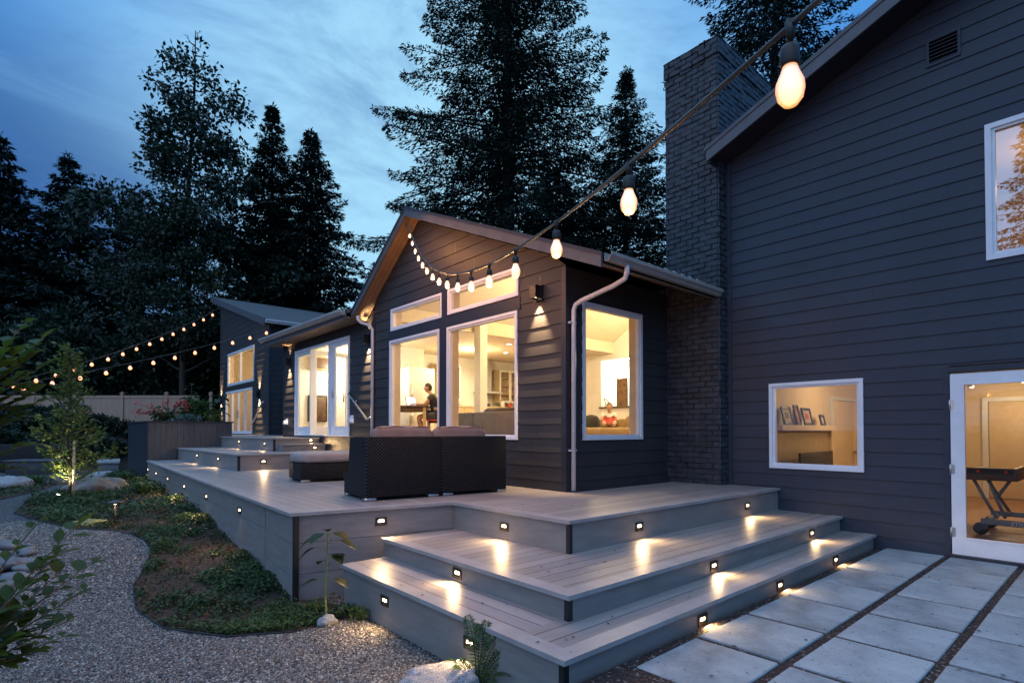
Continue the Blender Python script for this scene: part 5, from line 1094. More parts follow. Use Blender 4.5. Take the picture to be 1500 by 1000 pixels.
def conifer(label,base,H,Rm,seed,z0=.08,droop=.25,gap=.46,dens=1.0,leaf=.34,taper=.85,nbr=7,trunk=.32,shape=None,name='conifer'):
    g=np.random.default_rng(seed); t=thing(name,label,'tree',base,'conifers behind the house')
    bx,by,bz=base; mb=MB(); lean=g.normal(0,.01,2)
    mb.tube([(bx+lean[0]*H*k*.1,by+lean[1]*H*k*.1,bz+H*k/10) for k in range(11)],[trunk*(1-k/10.3) for k in range(11)],9)
    P=[];D=[];N=[];Ls=[];T=[]; z=H*z0; prev=0
    br=[]
    while z<H*.985:
        u=z/H; rad=Rm*min(1,(1-u)/(1-.30))**taper*(1.0 if u>.18 else .72+.28*u/.18); rad*=g.uniform(.72,1.12)
        nb=max(3,int(nbr*g.uniform(.75,1.2))); a0=g.uniform(0,2*PI)
        for k in range(nb):
            az=a0+2*PI*k/nb+g.normal(0,.22); L=max(.25,rad*g.uniform(.60,1.12)); zz=z+g.uniform(-.25,.25)*gap
            if g.random()<.07: continue
            dr=droop*(1.15-u)*g.uniform(.6,1.4)
            m=max(4,int(L/.16)); s=np.linspace(.0,1,m)
            X=bx+lean[0]*z+np.cos(az)*L*s; Y=by+lean[1]*z+np.sin(az)*L*s; Z=bz+zz+L*(.14*s-dr*s**1.4*1.1+.22*dr*s**4)
            if L>.8: br.append(([(X[i],Y[i],Z[i]) for i in range(0,m,max(1,m//5))],.05*L/Rm*trunk/.3))
            # side sprays
            per=max(1,int(9*dens)); sp=np.repeat(np.arange(m),per); keep=g.random(len(sp))<np.clip(.25+1.1*s[sp],0,1); sp=sp[keep]; n=len(sp)
            if n==0: continue
            side=g.choice([-1,1],n); wid=(.10+.30*L*(1-s[sp])**.75*np.minimum(1,s[sp]*3)); off=side*wid*g.uniform(0,1,n)**.8
            px=X[sp]-np.sin(az)*off+g.normal(0,.05,n); py=Y[sp]+np.cos(az)*off+g.normal(0,.05,n); pz=Z[sp]-np.abs(off)*.28-g.uniform(0,.22,n)*(.3+L*.12)+.04
            f=np.stack([np.cos(az)*.75-np.sin(az)*side*.75,np.sin(az)*.75+np.cos(az)*side*.75,np.full(n,-.35)],1)+g.normal(0,.33,(n,3))
            P.append(np.stack([px,py,pz],1)); D.append(f); N.append(np.tile([0,0,1.],(n,1))+g.normal(0,.4,(n,3))); Ls.append(g.uniform(.55,1.3,n)*leaf*(1-.45*u)); T.append(np.clip(.25+.5*s[sp]+g.normal(0,.18,n),0,1))
        z+=gap*(1-.45*u)*g.uniform(.8,1.2)
    for pts,r in br: mb.tube(pts,[r*(1-.8*i/len(pts)) for i in range(len(pts))],4,False)
    mb.build('trunk',M['bark'],t)
    # leader
    n=26; zs=bz+H*(.93+.07*g.random(n)); P.append(np.stack([bx+lean[0]*H+g.normal(0,.05,n),by+lean[1]*H+g.normal(0,.05,n),zs],1)); D.append(np.stack([g.normal(0,.6,n),g.normal(0,.6,n),g.uniform(.1,1,n)],1)); N.append(unit(g,n)); Ls.append(np.full(n,leaf*.7)); T.append(np.full(n,.6))
    P,D,N,Ls,T=[np.concatenate(x) for x in (P,D,N,Ls,T)]
    leaves('crown',P,D,N,Ls,Ls*.34,M['needle'],t,T); return t
conifer('very tall dark conifer rising straight behind the gabled roof',(16.9,19.4,0),33,6.9,1,z0=.10,dens=3.0,leaf=.25,gap=.62,droop=.34,trunk=.42,nbr=9,taper=.75)
conifer('shorter conifer with a neat pointed top just left of the brick chimney',(24.2,18.2,0),21.3,6.3,2,z0=.08,dens=2.4,leaf=.30,gap=.50,trunk=.3,taper=1.0,nbr=9)
conifer('tall conifer with drooping boughs behind the chimney top and navy roof',(25.6,11.4,0),29,8.0,3,z0=.2,dens=2.2,leaf=.32,gap=.72,droop=.42,trunk=.45,taper=.7)
conifer('leftmost conifer, its pointed top at the edge of the view',(-1.8,60.8,1.3),24.3,7.2,4,dens=1.3,leaf=.75,gap=.8,nbr=8)
conifer('middle of the three small far conifers at the left',(2.4,57.3,1.3),22.6,6.4,5,dens=1.3,leaf=.75,gap=.78,nbr=8)
conifer('right one of the three small far conifers at the left',(6.4,55.7,1.3),20.4,5.8,6,dens=1.3,leaf=.75,gap=.78,nbr=8)
conifer('slim conifer between the tall bare-topped tree and the right-hand spire',(11.8,37.1,1.3),21.6,4.2,7,dens=1.9,leaf=.46,gap=.52,nbr=8)
conifer('conifer spire standing left of the gabled roof peak',(13.9,35.4,1.3),19.7,5.2,8,dens=1.9,leaf=.46,gap=.52,nbr=8)
conifer('conifer in the gap right of the tallest tree, mostly hidden by roof and chimney',(23.5,22.5,0),17,6.5,9,dens=1.1,leaf=.60,gap=.55,nbr=9)
conifer('big conifer across the yard, seen only as a reflection in the upstairs window',(-14.0,2.7,0),14.4,2.3,10,dens=1.6,leaf=.26,gap=.42)
def clump(g,n,c,r,flat=1.0,shell=.55):
    d=unit(g,n); k=(shell+(1-shell)*g.random(n))**.5; return np.array(c)+d*k[:,None]*np.array(r)*np.array([1,1,flat]),d
def broad_tree(name,label,base,H,seed,limbs,leafsz,mat,nleaf,cat='tree',trunk=.16,spread=.5,start=.18,top=1.0,lr=(.5,1.0),group=None,bare=None,trunkmat='bark',taper=.72):
    g=np.random.default_rng(seed); rg=random.Random(seed); t=thing(name,label,cat,base,group); b=Vector(base); mb=MB(); ends=[]
    tp=[b+Vector((math.sin(k*.8+seed)*.012*H*k/8,math.cos(k*.7+seed)*.012*H*k/8,H*top*k/8)) for k in range(9)]
    mb.tube(tp,[trunk*(1-.92*k/8) for k in range(9)],8)
    for i in range(limbs):
        u=start+(1-start)*(i+rg.random()*.8)/limbs; k=min(7,int(u*8)); p=tp[k].lerp(tp[k+1],u*8-k); az=i*2.4+rg.uniform(-.5,.5); L=H*spread*(1-u*taper)*rg.uniform(.6,1.1)
        rise=rg.uniform(.25,.75); pts=[p]
        for s in range(1,5): pts.append(p+Vector((math.cos(az+.12*s*rg.uniform(-1,1)),math.sin(az+.12*s*rg.uniform(-1,1)),0))*L*s/4+Vector((0,0,L*rise*(s/4)**1.2)))
        r0=trunk*.42*(1-u*.6); mb.tube(pts,[r0*(1-.85*s/4) for s in range(5)],5,False)
        for s in (2,3,4,4):
            q=pts[s]; a2=az+rg.uniform(-1.2,1.2); l2=L*.38*rg.uniform(.5,1); e=q+Vector((math.cos(a2),math.sin(a2),rg.uniform(.1,.9)))*l2
            mb.tube([q,q.lerp(e,.5)+Vector((0,0,.03*l2)),e],[r0*.35,r0*.22,r0*.08],4,False); ends.append((e,u,L))
            for s2 in range(2):
                a3=a2+rg.uniform(-1,1); e3=q.lerp(e,.6)+Vector((math.cos(a3),math.sin(a3),rg.uniform(0,.8)))*l2*.5; mb.tube([q.lerp(e,.6),e3],[r0*.16,r0*.05],3,False); ends.append((e3,u,L))
    mb.build('trunk',M[trunkmat],t)
    P=[];Dd=[]
    for e,u,L in ends:
        dn=1.0 if bare is None else max(0,1-max(0,(u-bare)/(1-bare))*1.15)
        n=int(nleaf/len(ends)*rg.uniform(.4,1.6)*dn)
        if n<1: continue
        c,d=clump(g,n,tuple(e),rg.uniform(*lr),.7,.2); P.append(c); Dd.append(d*.6+g.normal(0,.6,(n,3))+np.array([0,0,-.25]))
    P=np.concatenate(P); Dd=np.concatenate(Dd); n=len(P)
    leaves('crown',P,Dd,unit(g,n)*.7+np.array([0,0,.6]),g.uniform(.7,1.3,n)*leafsz,g.uniform(.7,1.2,n)*leafsz*.62,mat,t,fold=.15); return t
broad_tree('deciduous_tree','tall thin broad-leaved tree with a nearly bare twiggy top',(7.3,38.3,1.3),25,21,46,.30,M['leafd'],22000,trunk=.30,spread=.27,start=.22,lr=(.5,1.15),bare=.62,taper=.93)
broad_tree('deciduous_tree','bushy broad-leaved tree right behind the fence, trunk above the flower box',(6.6,35.8,1.3),12.5,22,26,.22,M['leafd'],16000,trunk=.22,spread=.34,start=.25,lr=(.6,1.2))
def bush(name,label,c,r,n,leafsz,mat,seed,cat='shrub',group=None,lumps=9,stems=5,flat=.8,narrow=.55):
    g=np.random.default_rng(seed); rg=random.Random(seed); t=thing(name,label,cat,(c[0],c[1],c[2]),group); P=[];Dd=[]; mb=MB()
    for i in range(lumps):
        a=rg.uniform(0,2*PI); k=rg.random()**.5; o=(c[0]+math.cos(a)*k*r[0]*.62,c[1]+math.sin(a)*k*r[1]*.62,c[2]+r[2]*rg.uniform(.35,1.5)); rr=rg.uniform(.32,.60)
        p,d=clump(g,n//lumps,o,(r[0]*rr,r[1]*rr,r[2]*rr*.9),1,.35); P.append(p); Dd.append(d+g.normal(0,.6,d.shape))
        if i<stems: mb.tube([(c[0]+rg.uniform(-.1,.1)*r[0],c[1]+rg.uniform(-.1,.1)*r[1],c[2]-.05),((c[0]+o[0])/2,(c[1]+o[1])/2,(c[2]*.55+o[2]*.45)),o],[.03*r[2]+.008,.02*r[2]+.005,.006],5,False)
    mb.build('stems',M['bark'],t)
    P=np.concatenate(P); P[:,2]=np.maximum(P[:,2],c[2]+.02); Dd=np.concatenate(Dd); m=len(P)
    leaves('foliage',P,Dd,unit(g,m)*.7+np.array([0,0,.7]),g.uniform(.7,1.3,m)*leafsz,g.uniform(.7,1.2,m)*leafsz*narrow,mat,t,fold=.18); return t
# the dark screen of laurels and trees behind the fence
spots=[(-5.5,46,5.0,'broad dark laurel at the far left behind the fence'),(-1.5,44.5,5.6,'dark laurel behind the left end of the fence'),(1.6,43,6.2,'tallest dark laurel right above the young uplit tree'),(4.4,40.5,5.6,'dark laurel behind the fence post'),(6.6,39.0,4.6,'dark laurel behind the flower box'),(9.3,38.0,6.0,'dark laurel just left of the farthest wing'),(9.0,43,7.2,'dark laurel filling the gap below the slim conifer'),(13.5,40.5,6.2,'dark laurel behind the farthest roof')]
for i,(x,y,h,l) in enumerate(spots): bush('laurel',l,(x,y,1.3),(2.9,2.6,h*.70),6500,.34,M['leafd'],40+i,'shrub','dark laurels behind the fence',lumps=13,narrow=.5)
# distant wood that reads as one mass
g=np.random.default_rng(77); n=60000; a=g.uniform(-.95,1.45,n); rr=g.uniform(62,80,n); hh=g.random(n)**.8*(9+3.5*np.sin(a*9)+2.5*np.sin(a*23+1)+2*np.sin(a*41))
P=np.stack([rr*np.sin(a),rr*np.cos(a),1+hh],1); leaves('far_wood',P,unit(g,n)+np.array([0,0,-.4]),unit(g,n),g.uniform(.5,1.2,n),g.uniform(.3,.7,n),M['leafd'],kind='stuff')
# ------------------------------------------------------------------ fence, fire pit, low hedge
M['fence']=plain('beige_fence',(.42,.26,.175),.65,var=.08,scale=2,stretch=(6,6,.6))
fa0=Vector((-7.5,46.55)); fa1=Vector((7.0,33.8)); u=(fa1-fa0).normalized(); nn=Vector((u.y,-u.x)); FL=(fa1-fa0).length
fe=thing('garden_fence','long beige board fence with a capped post at the back of the garden','fence',(1,39,1.3)); mb=MB(); k=0; a=0
while a<FL:
    mb.frame_box(fa0,u,nn,a,min(a+.148,FL),1.30,3.22,-.02,.012+.004*(k%2)); a+=.152; k+=1
mb.build('boards',M['fence'],fe); mb=MB(); mb.frame_box(fa0,u,nn,0,FL,3.22,3.36,-.05,.045); mb.frame_box(fa0,u,nn,0,FL,1.35,1.5,-.05,.03); mb.build('rail',M['fence'],fe)
for k in range(9):
    a=.6+k*2.42; mb=MB(); mb.frame_box(fa0,u,nn,a-.075,a+.075,1.2,3.44,-.06,.07); mb.frame_box(fa0,u,nn,a-.1,a+.1,3.44,3.5,-.085,.095); mb.frame_box(fa0,u,nn,a-.055,a+.055,3.5,3.56,-.04,.05); mb.build('post',M['fence'],fe)
M['fpblk']=plain('fire_pit_block',(.035,.037,.042),.6,var=.2)
fp=thing('fire_pit','long low black fire pit block on the gravel at the far left','fire pit',(.38,23.8,.01)); mb=MB(); PM=Matrix.Translation((.38,23.7,.01))@Matrix.Rotation(R(-41),4,'Z')
mb.rbox(-.86,.86,-.4,.4,0,.42,.01,PM); mb.build('block',M['fpblk'],fp); mb=MB()
for q in ((-.9,.9,-.44,-.16),(-.9,.9,.16,.44),(-.9,-.6,-.16,.16),(.6,.9,-.16,.16)): mb.rbox(*q,.421,.475,.006,PM)
mb.build('stone_rim',plain('dark_stone',(.07,.07,.08),.6,var=.2),fp)
M['blackwall']=plain('black_wall',(.006,.006,.007),.8,var=.2)
sw=thing('seat_wall','dark low bench wall behind the fire pit','wall',(-1,26.5,0)); mb=MB(); PM2=Matrix.Translation((-.6,26.2,0))@Matrix.Rotation(R(-41),4,'Z'); mb.rbox(-3.6,2.4,-.25,.25,0,.95,.015,PM2); mb.build('wall',M['blackwall'],sw); mb=MB(); mb.rbox(-3.65,2.45,-.75,-.26,.0,.42,.01,PM2); mb.build('bench',M['blackwall'],sw)
bl=thing('stone_bench','low flat bench slab beside the planter end','bench',(2.1,24.6,0)); mb=MB(); PM3=Matrix.Translation((2.15,24.9,0))@Matrix.Rotation(R(-6),4,'Z'); mb.rbox(-.25,.42,-1.4,1.2,.28,.36,.01,PM3); mb.build('seat',M['edge_deck'],bl); mb=MB(); mb.rbox(-.2,.38,-1.35,1.15,0,.279,.006,PM3); mb.build('base',M['fascia_deck'],bl)
for i,(x,y,rx,h,l) in enumerate(((1.6,29.5,1.5,.8,'rounded low hedge shrub below the fence post'),(3.6,28.3,1.4,.85,'rounded hedge shrub directly left of the planter'),(-.6,31,1.6,1.2,'rounded hedge shrub behind the fire pit'),(-3.2,32.5,1.8,1.5,'rounded hedge shrub at the left end of the bench wall'),(.6,33.5,1.5,1.5,'taller shrub in front of the fence, behind the uplit tree'))):
    bush('hedge_shrub',l,(x,y,gz(y)-.1),(rx,1.1,h*.55),3200,.16,M['leafd'],70+i,'shrub','low hedge in front of the fence',lumps=9)
for i,(x,y,l) in enumerate(((-3.9,28.2,'dark low shrub on the bank, leftmost behind the bench wall'),(-2.2,27.8,'dark low shrub on the bank, second behind the bench wall'),(-.6,27.9,'dark low shrub on the bank behind the middle of the fire pit'),(.9,27.6,'dark low shrub on the bank between fire pit and planter'),(2.2,27.3,'dark low shrub on the bank next to the planter'))):
    bush('bank_shrub',l,(x,y,gz(y)-.45),(1.15,.9,.62),2600,.15,M['leafd'],170+i,'shrub','dark low shrubs on the bank',lumps=9)
# ------------------------------------------------------------------ garden: uplit tree, lights, rocks
yt=thing('young_tree','slim young tree lit from below by a garden spotlight','tree',(.62,14.04,.01)); g=np.random.default_rng(5); rg=random.Random(5); mb=MB()
tp=[(.62+.03*math.sin(k*1.3),14.04+.03*math.cos(k),.01+3.15*k/8) for k in range(9)]; mb.tube(tp,[.032*(1-.85*k/8) for k in range(9)],8); P=[];Dv=[]
for i in range(44):
    u_=.12+.86*i/44; p=Vector(tp[min(7,int(u_*8))]).lerp(Vector(tp[min(8,int(u_*8)+1)]),u_*8-int(u_*8)); az=i*2.4+rg.uniform(-.4,.4); L=(.60*(1-u_)**.9+.08)*rg.uniform(.55,1.15)*(.65 if i<6 else 1)
    if i==5: az=-.7; L=.95
    e=p+Vector((math.cos(az)*L,math.sin(az)*L,L*rg.uniform(.3,.7))); mb.tube([p,p.lerp(e,.5)+Vector((0,0,.02)),e],[.010,.006,.002],5,False)
    n=int(58*L/.5+14); s=g.random(n)**.7; q=np.array(p)[None]*(1-s[:,None])+np.array(e)[None]*s[:,None]+g.normal(0,.055,(n,3)); P.append(q); Dv.append(np.tile(np.array(e-p),(n,1))+g.normal(0,.45*L,(n,3)))
mb.build('trunk',M['bark'],yt); P=np.concatenate(P); Dv=np.concatenate(Dv); n=len(P); leaves('crown',P,Dv,unit(g,n)*.7+np.array([0,0,.5]),g.uniform(.065,.12,n),g.uniform(.035,.06,n),M['leafy'],yt,fold=.15)
sk=thing('tree_stake','pale wooden stake beside the trunk of the young tree','stake',(.70,14.0,0)); mb=MB(); mb.lathe((.69,13.95,-.05),[(.022,0),(.022,1.25),(.0,1.30)],10); mb.build('stake',M['cream'],sk); mb=MB(); mb.tube([(.69,13.95,.95),(.64,14.0,.96),(.62,14.05,.95)],.008,6); mb.build('tie',M['black'],sk)
gs=thing('garden_spotlight','small glaring ground spotlight at the foot of the young tree','spotlight',(.44,14.1,.02)); mb=MB(); ax=(.45,-.55,.75); mb.tube([(.44,14.0,-.05),(.44,14.0,.08)],.012,8); mb.lathe((.43,14.02,.09),[(.02,-.03),(.045,.0),(.048,.10),(.040,.105),(.038,.09)],14,(.35,-.30,.85)); mb.build('housing',M['black'],gs)
MB().lathe((.455,14.0,.165),[(.001,0),(.036,.003),(.036,.008),(.001,.014)],12,(.35,-.30,.85)).build('lens',M['down'],gs)
lamp('SPOT',(.47,13.95,.22),130,(1,.84,.50),.03,(.70,14.15,1.3),R(80),.8,'tree_uplight')
for (x,y,l) in ((.99,10.1,'path light with a flat cap standing in the bed at the gravel edge'),(1.0,18.35,'path light beside the pale lit boulder across the far path')):
    z=float(gz(y)); t=thing('path_light',l,'path light',(x,y,z),'garden path lights'); MB().tube([(x,y,z-.05),(x,y,z+.33)],.012,8).build('stem',M['bronze'],t); MB().lathe((x,y,z+.345),[(.03,-.02),(.12,.0),(.10,.022),(.03,.04),(.001,.045)],18).build('cap',M['bronze'],t); MB().lathe((x,y,z+.32),[(.014,0),(.018,.004),(.018,.022)],12).build('lens',M['down'],t)
    lamp('SPOT',(x,y,z+.31),5,(1,.66,.34),.02,(x,y,-1),R(150),.8,'path_lamp')
t=NT('granite'); v=t.coord(); f=t.noise(v,5,8,.7); s2=t.noise(v,120,2,.5)
c=t.mix(t.ramp(s2,[(.40,(0,0,0)),(.60,(1,1,1))]),t.ramp(f,[(.3,(.12,.13,.14)),(.7,(.25,.26,.27))]),(.40,.40,.40)); c=t.mix(t.math('LESS_THAN',s2,.36),c,(.05,.05,.05))
t.l(c,t.b.inputs['Base Color']); t.b.inputs['Roughness'].default_value=.8; t.bump(t.math('ADD',f,t.math('MULTIPLY',s2,.3)),.7,.02); M['granite']=t.m
M['rocktan']=plain('tan_rock',(.16,.14,.115),.85,var=.35,scale=4,bump=.9,bscale=14)
M['rockyel']=plain('mossy_rock',(.24,.22,.08),.9,var=.4,scale=7,bump=.9,bscale=20)
M['cobble']=plain('river_cobble',(.15,.16,.17),.6,var=.4,scale=5,bump=.3,bscale=30)
def rock(name,label,c,r,seed,mat,sub=3,rough=.16,flat=None,group=None,cat='boulder'):
    bm=bmesh.new(); bmesh.ops.create_icosphere(bm,subdivisions=sub,radius=1); from mathutils import noise as NN
    for v in bm.verts:
        p=v.co.copy(); q=p*1.5+Vector((seed*3.1,seed*1.7,seed)); d=1+rough*(NN.noise(q)*1.5+NN.noise(q*2.6)*.6+NN.noise(q*6)*.25)
        p=p*d
        if flat and p.z>flat: p.z=flat+(p.z-flat)*.25
        v.co=Vector((p.x*r[0],p.y*r[1],p.z*r[2]))
    mb=MB(); mb.bm(bm,None,True); o=mb.build(name,mat); o.location=c; return tag(o,label,cat,group)
rock('boulder','pale grey speckled boulder at the bottom edge in front of the lowest step',(2.00,2.98,-.25),(.30,.24,.155),3,M['granite'],5,.20,.75)
rock('boulder','tan boulder beside the young uplit tree',(1.12,15.75,.02),(.62,.5,.36),5,M['rocktan'],4,.25)
rock('boulder','small lit pale boulder in the bed across the far path',(.72,18.9,.05),(.36,.3,.26),6,M['rocktan'],4,.2)
rock('boulder','flat yellowish rock at the gravel edge near the path light',(.68,10.28,.0),(.30,.18,.10),7,M['rockyel'],4,.25)
rock('boulder','flat grey stone slab by the end of the planter',(2.0,21.6,.05),(.55,.35,.12),8,M['granite'],4,.15,.7)
rock('boulder','fist-sized grey stone at the foot of the sunflower seedling',(1.97,4.66,-.23),(.085,.06,.055),9,M['granite'],3,.2)
rock('boulder','grey boulder at the far left edge across the path',(-.35,18.2,.08),(.45,.35,.25),10,M['granite'],4,.2)
rg=random.Random(12)
for k in range(84):
    a=rg.uniform(0,2*PI); q=rg.random()**.55; x=-.62+math.cos(a)*q*.72; y=8.35+math.sin(a)*q*1.45
    if x<-1.3: continue
    z=float(gz(y))+.03+.13*(1-q); s=rg.uniform(.075,.14)
    if k<30: lab='smooth grey river cobble heaped by the path behind the foreground twigs'
    o=rock('river_cobble','smooth grey river cobble in the heap left of the gravel path',(x,y,z),(s,s*rg.uniform(.55,.8),s*rg.uniform(.42,.6)),20+k,M['cobble'],3,.08,group='river cobbles heaped beside the path',cat='cobble'); o.rotation_euler=(rg.uniform(-.3,.3),rg.uniform(-.3,.3),rg.uniform(0,3))
# metal edging of the bed
ed=[(x,y) for x,y in BED[2:20]]; mb=MB(); mb.tube([(x-.01,y-.01,float(gz(y))+.016) for x,y in ed],.007,6); e_=mb.build('garden_edging',M['black']); tag(e_,'thin dark edging strip curving along the gravel path','edging')
# ground cover: countless small leaves
g=np.random.default_rng(9)
def cover(name,poly,xr,yr,n,sz,mat,seed,hgt=.07,thin=True):
    g=np.random.default_rng(seed); P=np.stack([g.uniform(*xr,n),g.uniform(*yr,n)],1); P=P[inside(P,poly)]
    f=np.sin(P[:,0]*3.1+1.3*np.sin(P[:,1]*1.3))+np.sin(P[:,1]*2.3+1.7*np.sin(P[:,0]*2.2))+.9*np.sin(P[:,0]*7.3+P[:,1]*5.1)+.6*np.sin(P[:,0]*13-P[:,1]*11)
    keep=g.random(len(P))<np.clip(.50+.38*f,.10,1); P=P[keep]; f=f[keep]; n=len(P); h=hgt*g.random(n)*np.clip(.7+.35*f,.25,1.6)
    Q=np.stack([P[:,0],P[:,1],gz(P[:,1])+.012+h],1); d=g.normal(0,1,(n,3)); d[:,2]=g.uniform(-.15,.75,n)
    leaves(name,Q,d,np.tile([0,0,1.],(n,1))+g.normal(0,.45,(n,3)),g.uniform(.6,1.35,n)*sz,g.uniform(.6,1.3,n)*sz*.72,mat,tint=np.clip(.5+.16*f+g.normal(0,.22,n),0,1),fold=.12,kind='stuff')
M['cover']=leaf_mat('ground_cover',[(.15,(.10,.045,.022)),(.32,(.055,.052,.020)),(.5,(.034,.068,.024)),(.75,(.060,.110,.038)),(.95,(.16,.20,.07))],1.6,.5,.25)
cover('ground_cover',BED,(.2,2.5),(4.6,10.5),85000,.036,M['cover'],1)
cover('ground_cover_far',BED,(-.3,2.8),(10.4,22.5),56000,.060,M['cover'],2,.13)
cover('ground_cover_across',LBED,(-4.5,.7),(14.5,22.5),24000,.065,M['cover'],3,.12)
g=np.random.default_rng(31); n=16000; P=np.stack([g.uniform(.75,2.35,n),g.uniform(4.68,5.6,n)],1); P=P[inside(P,BED)]; w_=np.exp(-((P[:,1]-4.85-.28*np.abs(P[:,0]-1.4))/.30)**2)*(P[:,0]<1.95); P=P[g.random(len(P))<w_]; n=len(P)
leaves('clover',np.stack([P[:,0],P[:,1],gz(P[:,1])+.02+.05*g.random(n)],1),g.normal(0,1,(n,3))*np.array([1,1,.3])+np.array([0,0,.3]),np.tile([0,0,1.],(n,1))+g.normal(0,.35,(n,3)),g.uniform(.016,.03,n),g.uniform(.014,.026,n),M['leafm'],kind='stuff')
# ------------------------------------------------------------------ single plants
def broadleaf(mb,base,d,L,W,curl=.25,up=(0,0,1)):
    """one real leaf blade with a midrib fold and a curled tip"""
    d=Vector(d).normalized(); s=d.cross(Vector(up)); s=s.normalized() if s.length>.01 else Vector((1,0,0)); n=s.cross(d); prof=(.0,.55,.95,1.0,.80,.45,.0); vs=[];fs=[]
    for i,w in enumerate(prof):
        u_=i/6; c=Vector(base)+d*L*u_*(1-.12*u_*curl)-n*(curl*L*u_*u_*.6)
        vs+=[(c-s*W*.5*w+n*W*.10*w)[:],c[:],(c+s*W*.5*w+n*W*.10*w)[:]]
    for i in range(6): a=i*3; fs+=[(a,a+1,a+4,a+3),(a+1,a+2,a+5,a+4)]
    mb.add(vs,fs,True)
sf_=thing('sunflower_seedling','young sunflower plant with a thin stem in front of the deck skirt','plant',(1.99,4.72,-.27)); B0=Vector((1.99,4.72,-.27))
mb=MB(); stem=[B0+Vector((-.012*math.sin(k*.6),.01*k/6,.80*k/8)) for k in range(9)]; mb.tube(stem,[.010-.0006*k for k in range(9)],8)
VX=Vector((.75,-.66,0)); VF=Vector((.66,.75,0)); lf=MB()
for (h,dx,dz,df,L,W,pet) in ((.24,.5,.75,-.5,.10,.05,.03),(.36,-.95,.35,-.2,.15,.085,.08),(.37,.9,.35,-.3,.14,.085,.07),(.50,.6,.9,-.3,.12,.07,.10),(.52,-.6,.3,.5,.1,.07,.05),(.60,.75,.25,-.5,.13,.09,.06),(.66,-1,.1,-.35,.15,.09,.10),(.70,1,.25,.0,.15,.10,.10),(.74,-.9,.22,-.3,.16,.10,.08),(.75,.55,.25,.7,.14,.1,.06),(.77,.9,.5,-.4,.15,.09,.06),(.78,-.5,.3,-.8,.13,.09,.05),(.79,.1,.9,-.5,.09,.05,.01)):
    p=stem[0].lerp(stem[-1],h/.8); d=(VX*dx+VF*df+Vector((0,0,dz))).normalized(); q=p+d*pet; mb.tube([p,p.lerp(q,.5)+Vector((0,0,-.004)),q],.0032,5); broadleaf(lf,q,(d+Vector((0,0,-.45))).normalized(),L*1.25,W*1.35,.55)
mb.build('stem',plain('green_stem',(.16,.20,.07),.6),sf_); lf.build('leaves',M['leafm'],sf_)
fn=thing('sword_fern','sword fern with upright fronds growing against the lowest step','fern',(2.26,2.86,-.30)); mb=MB(); P=[];Dv=[];Ls=[]
rg=random.Random(4)
fr_list=[(-.15,.05,.42,.05),(.12,.02,.40,.10),(.02,.06,.37,.05),(-.38,-.10,.22,.25),(.45,-.18,.17,.40),(.52,-.10,.28,.35),(.25,-.32,.10,.35),(-.25,-.3,.10,.3),(.62,-.22,.08,.35),(.35,-.02,.34,.2)]
for (a,b,h,ln) in fr_list:
    e=VX*a*.55+VF*b*.8; pts=[]
    for k in range(15):
        u_=k/14; pts.append(Vector((2.24,2.88,-.29))+e*(u_**1.2)+Vector((0,0,h*1.15*(1-(1-u_)**1.7)-.10*ln*u_**3)))
    mb.tube(pts,[.005*(1-.7*k/14) for k in range(15)],5,False)
    for k in range(2,15):
        d=(pts[k]-pts[k-1]).normalized(); s=d.cross(VF if abs(d.z)>.6 else Vector((0,0,1))).normalized(); wl=.062*math.sin(PI*min(1,(k+1.0)/16.5))**.7
        for m_ in (0,.5):
            pp=pts[k].lerp(pts[k-1],m_)
            for sg in (-1,1): P.append(pp[:]); Dv.append((s*sg+d*.35+VF*rg.uniform(-.2,.1))[:]); Ls.append(wl*rg.uniform(.85,1.1))
mb.build('stems',M['bark'],fn); P=np.array(P); Dv=np.array(Dv); Ls=np.array(Ls); leaves('fronds',P,Dv,np.tile(np.array((-VF)[:])+np.array([0,0,.5]),(len(P),1)),Ls,Ls*.20,M['leafm'],fn)
def tuft(name,label,c,n,h,spread,mat,seed,wd=.01,cat='plant',group=None,hang=.3):
    g=np.random.default_rng(seed); t=thing(name,label,cat,c,group); V=[];F=[];o=0
    for i in range(n):
        a=g.uniform(0,2*PI); L=h*g.uniform(.6,1.1); sp=spread*g.uniform(.2,1); b=np.array(c)+np.array([math.cos(a),math.sin(a),0])*.12*spread*g.random()
        for k in range(5):
            u_=k/4; p=b+np.array([math.cos(a)*sp*u_**1.6,math.sin(a)*sp*u_**1.6,L*(u_-hang*u_**3)]); w=wd*(1-u_*.92); s=np.array([-math.sin(a),math.cos(a),0])
            V+=[p-s*w,p+s*w]
        for k in range(4): F.append((o+2*k,o+2*k+1,o+2*k+3,o+2*k+2))
        o+=10
    np_obj('blades',np.array(V),np.array(F),mat,t,attr=np.repeat(g.uniform(0,1,n),10)); return t
for i,(x,y,h,l) in enumerate(((2.35,4.60,.10,'small leafy weed lit by the bottom step light near the sunflower seedling'),(2.10,5.0,.10,'small weed in the corner between deck skirt and lowest step'))):
    bush('weed',l,(x-.10,y,float(gz(y))),(.10,.10,.06),90,.045,M['leafy'],90+i,'plant',lumps=5,stems=4)
for i,(x,y,l) in enumerate(((1.5,16.6,'clump of feathery fern beside the tan boulder'),(1.9,14.5,'pale feathery fern clump close to the deck skirt, midway along the bed'),(2.05,18.5,'feathery fern clump by the planter corner'),(.2,18.6,'fern clump in the bed across the far path, near its path light'))):
    tuft('fern_clump',l,(x,y,.02),90,.5,.45,M['leafm'],60+i,.018,'fern','fern clumps in the bed',.55)
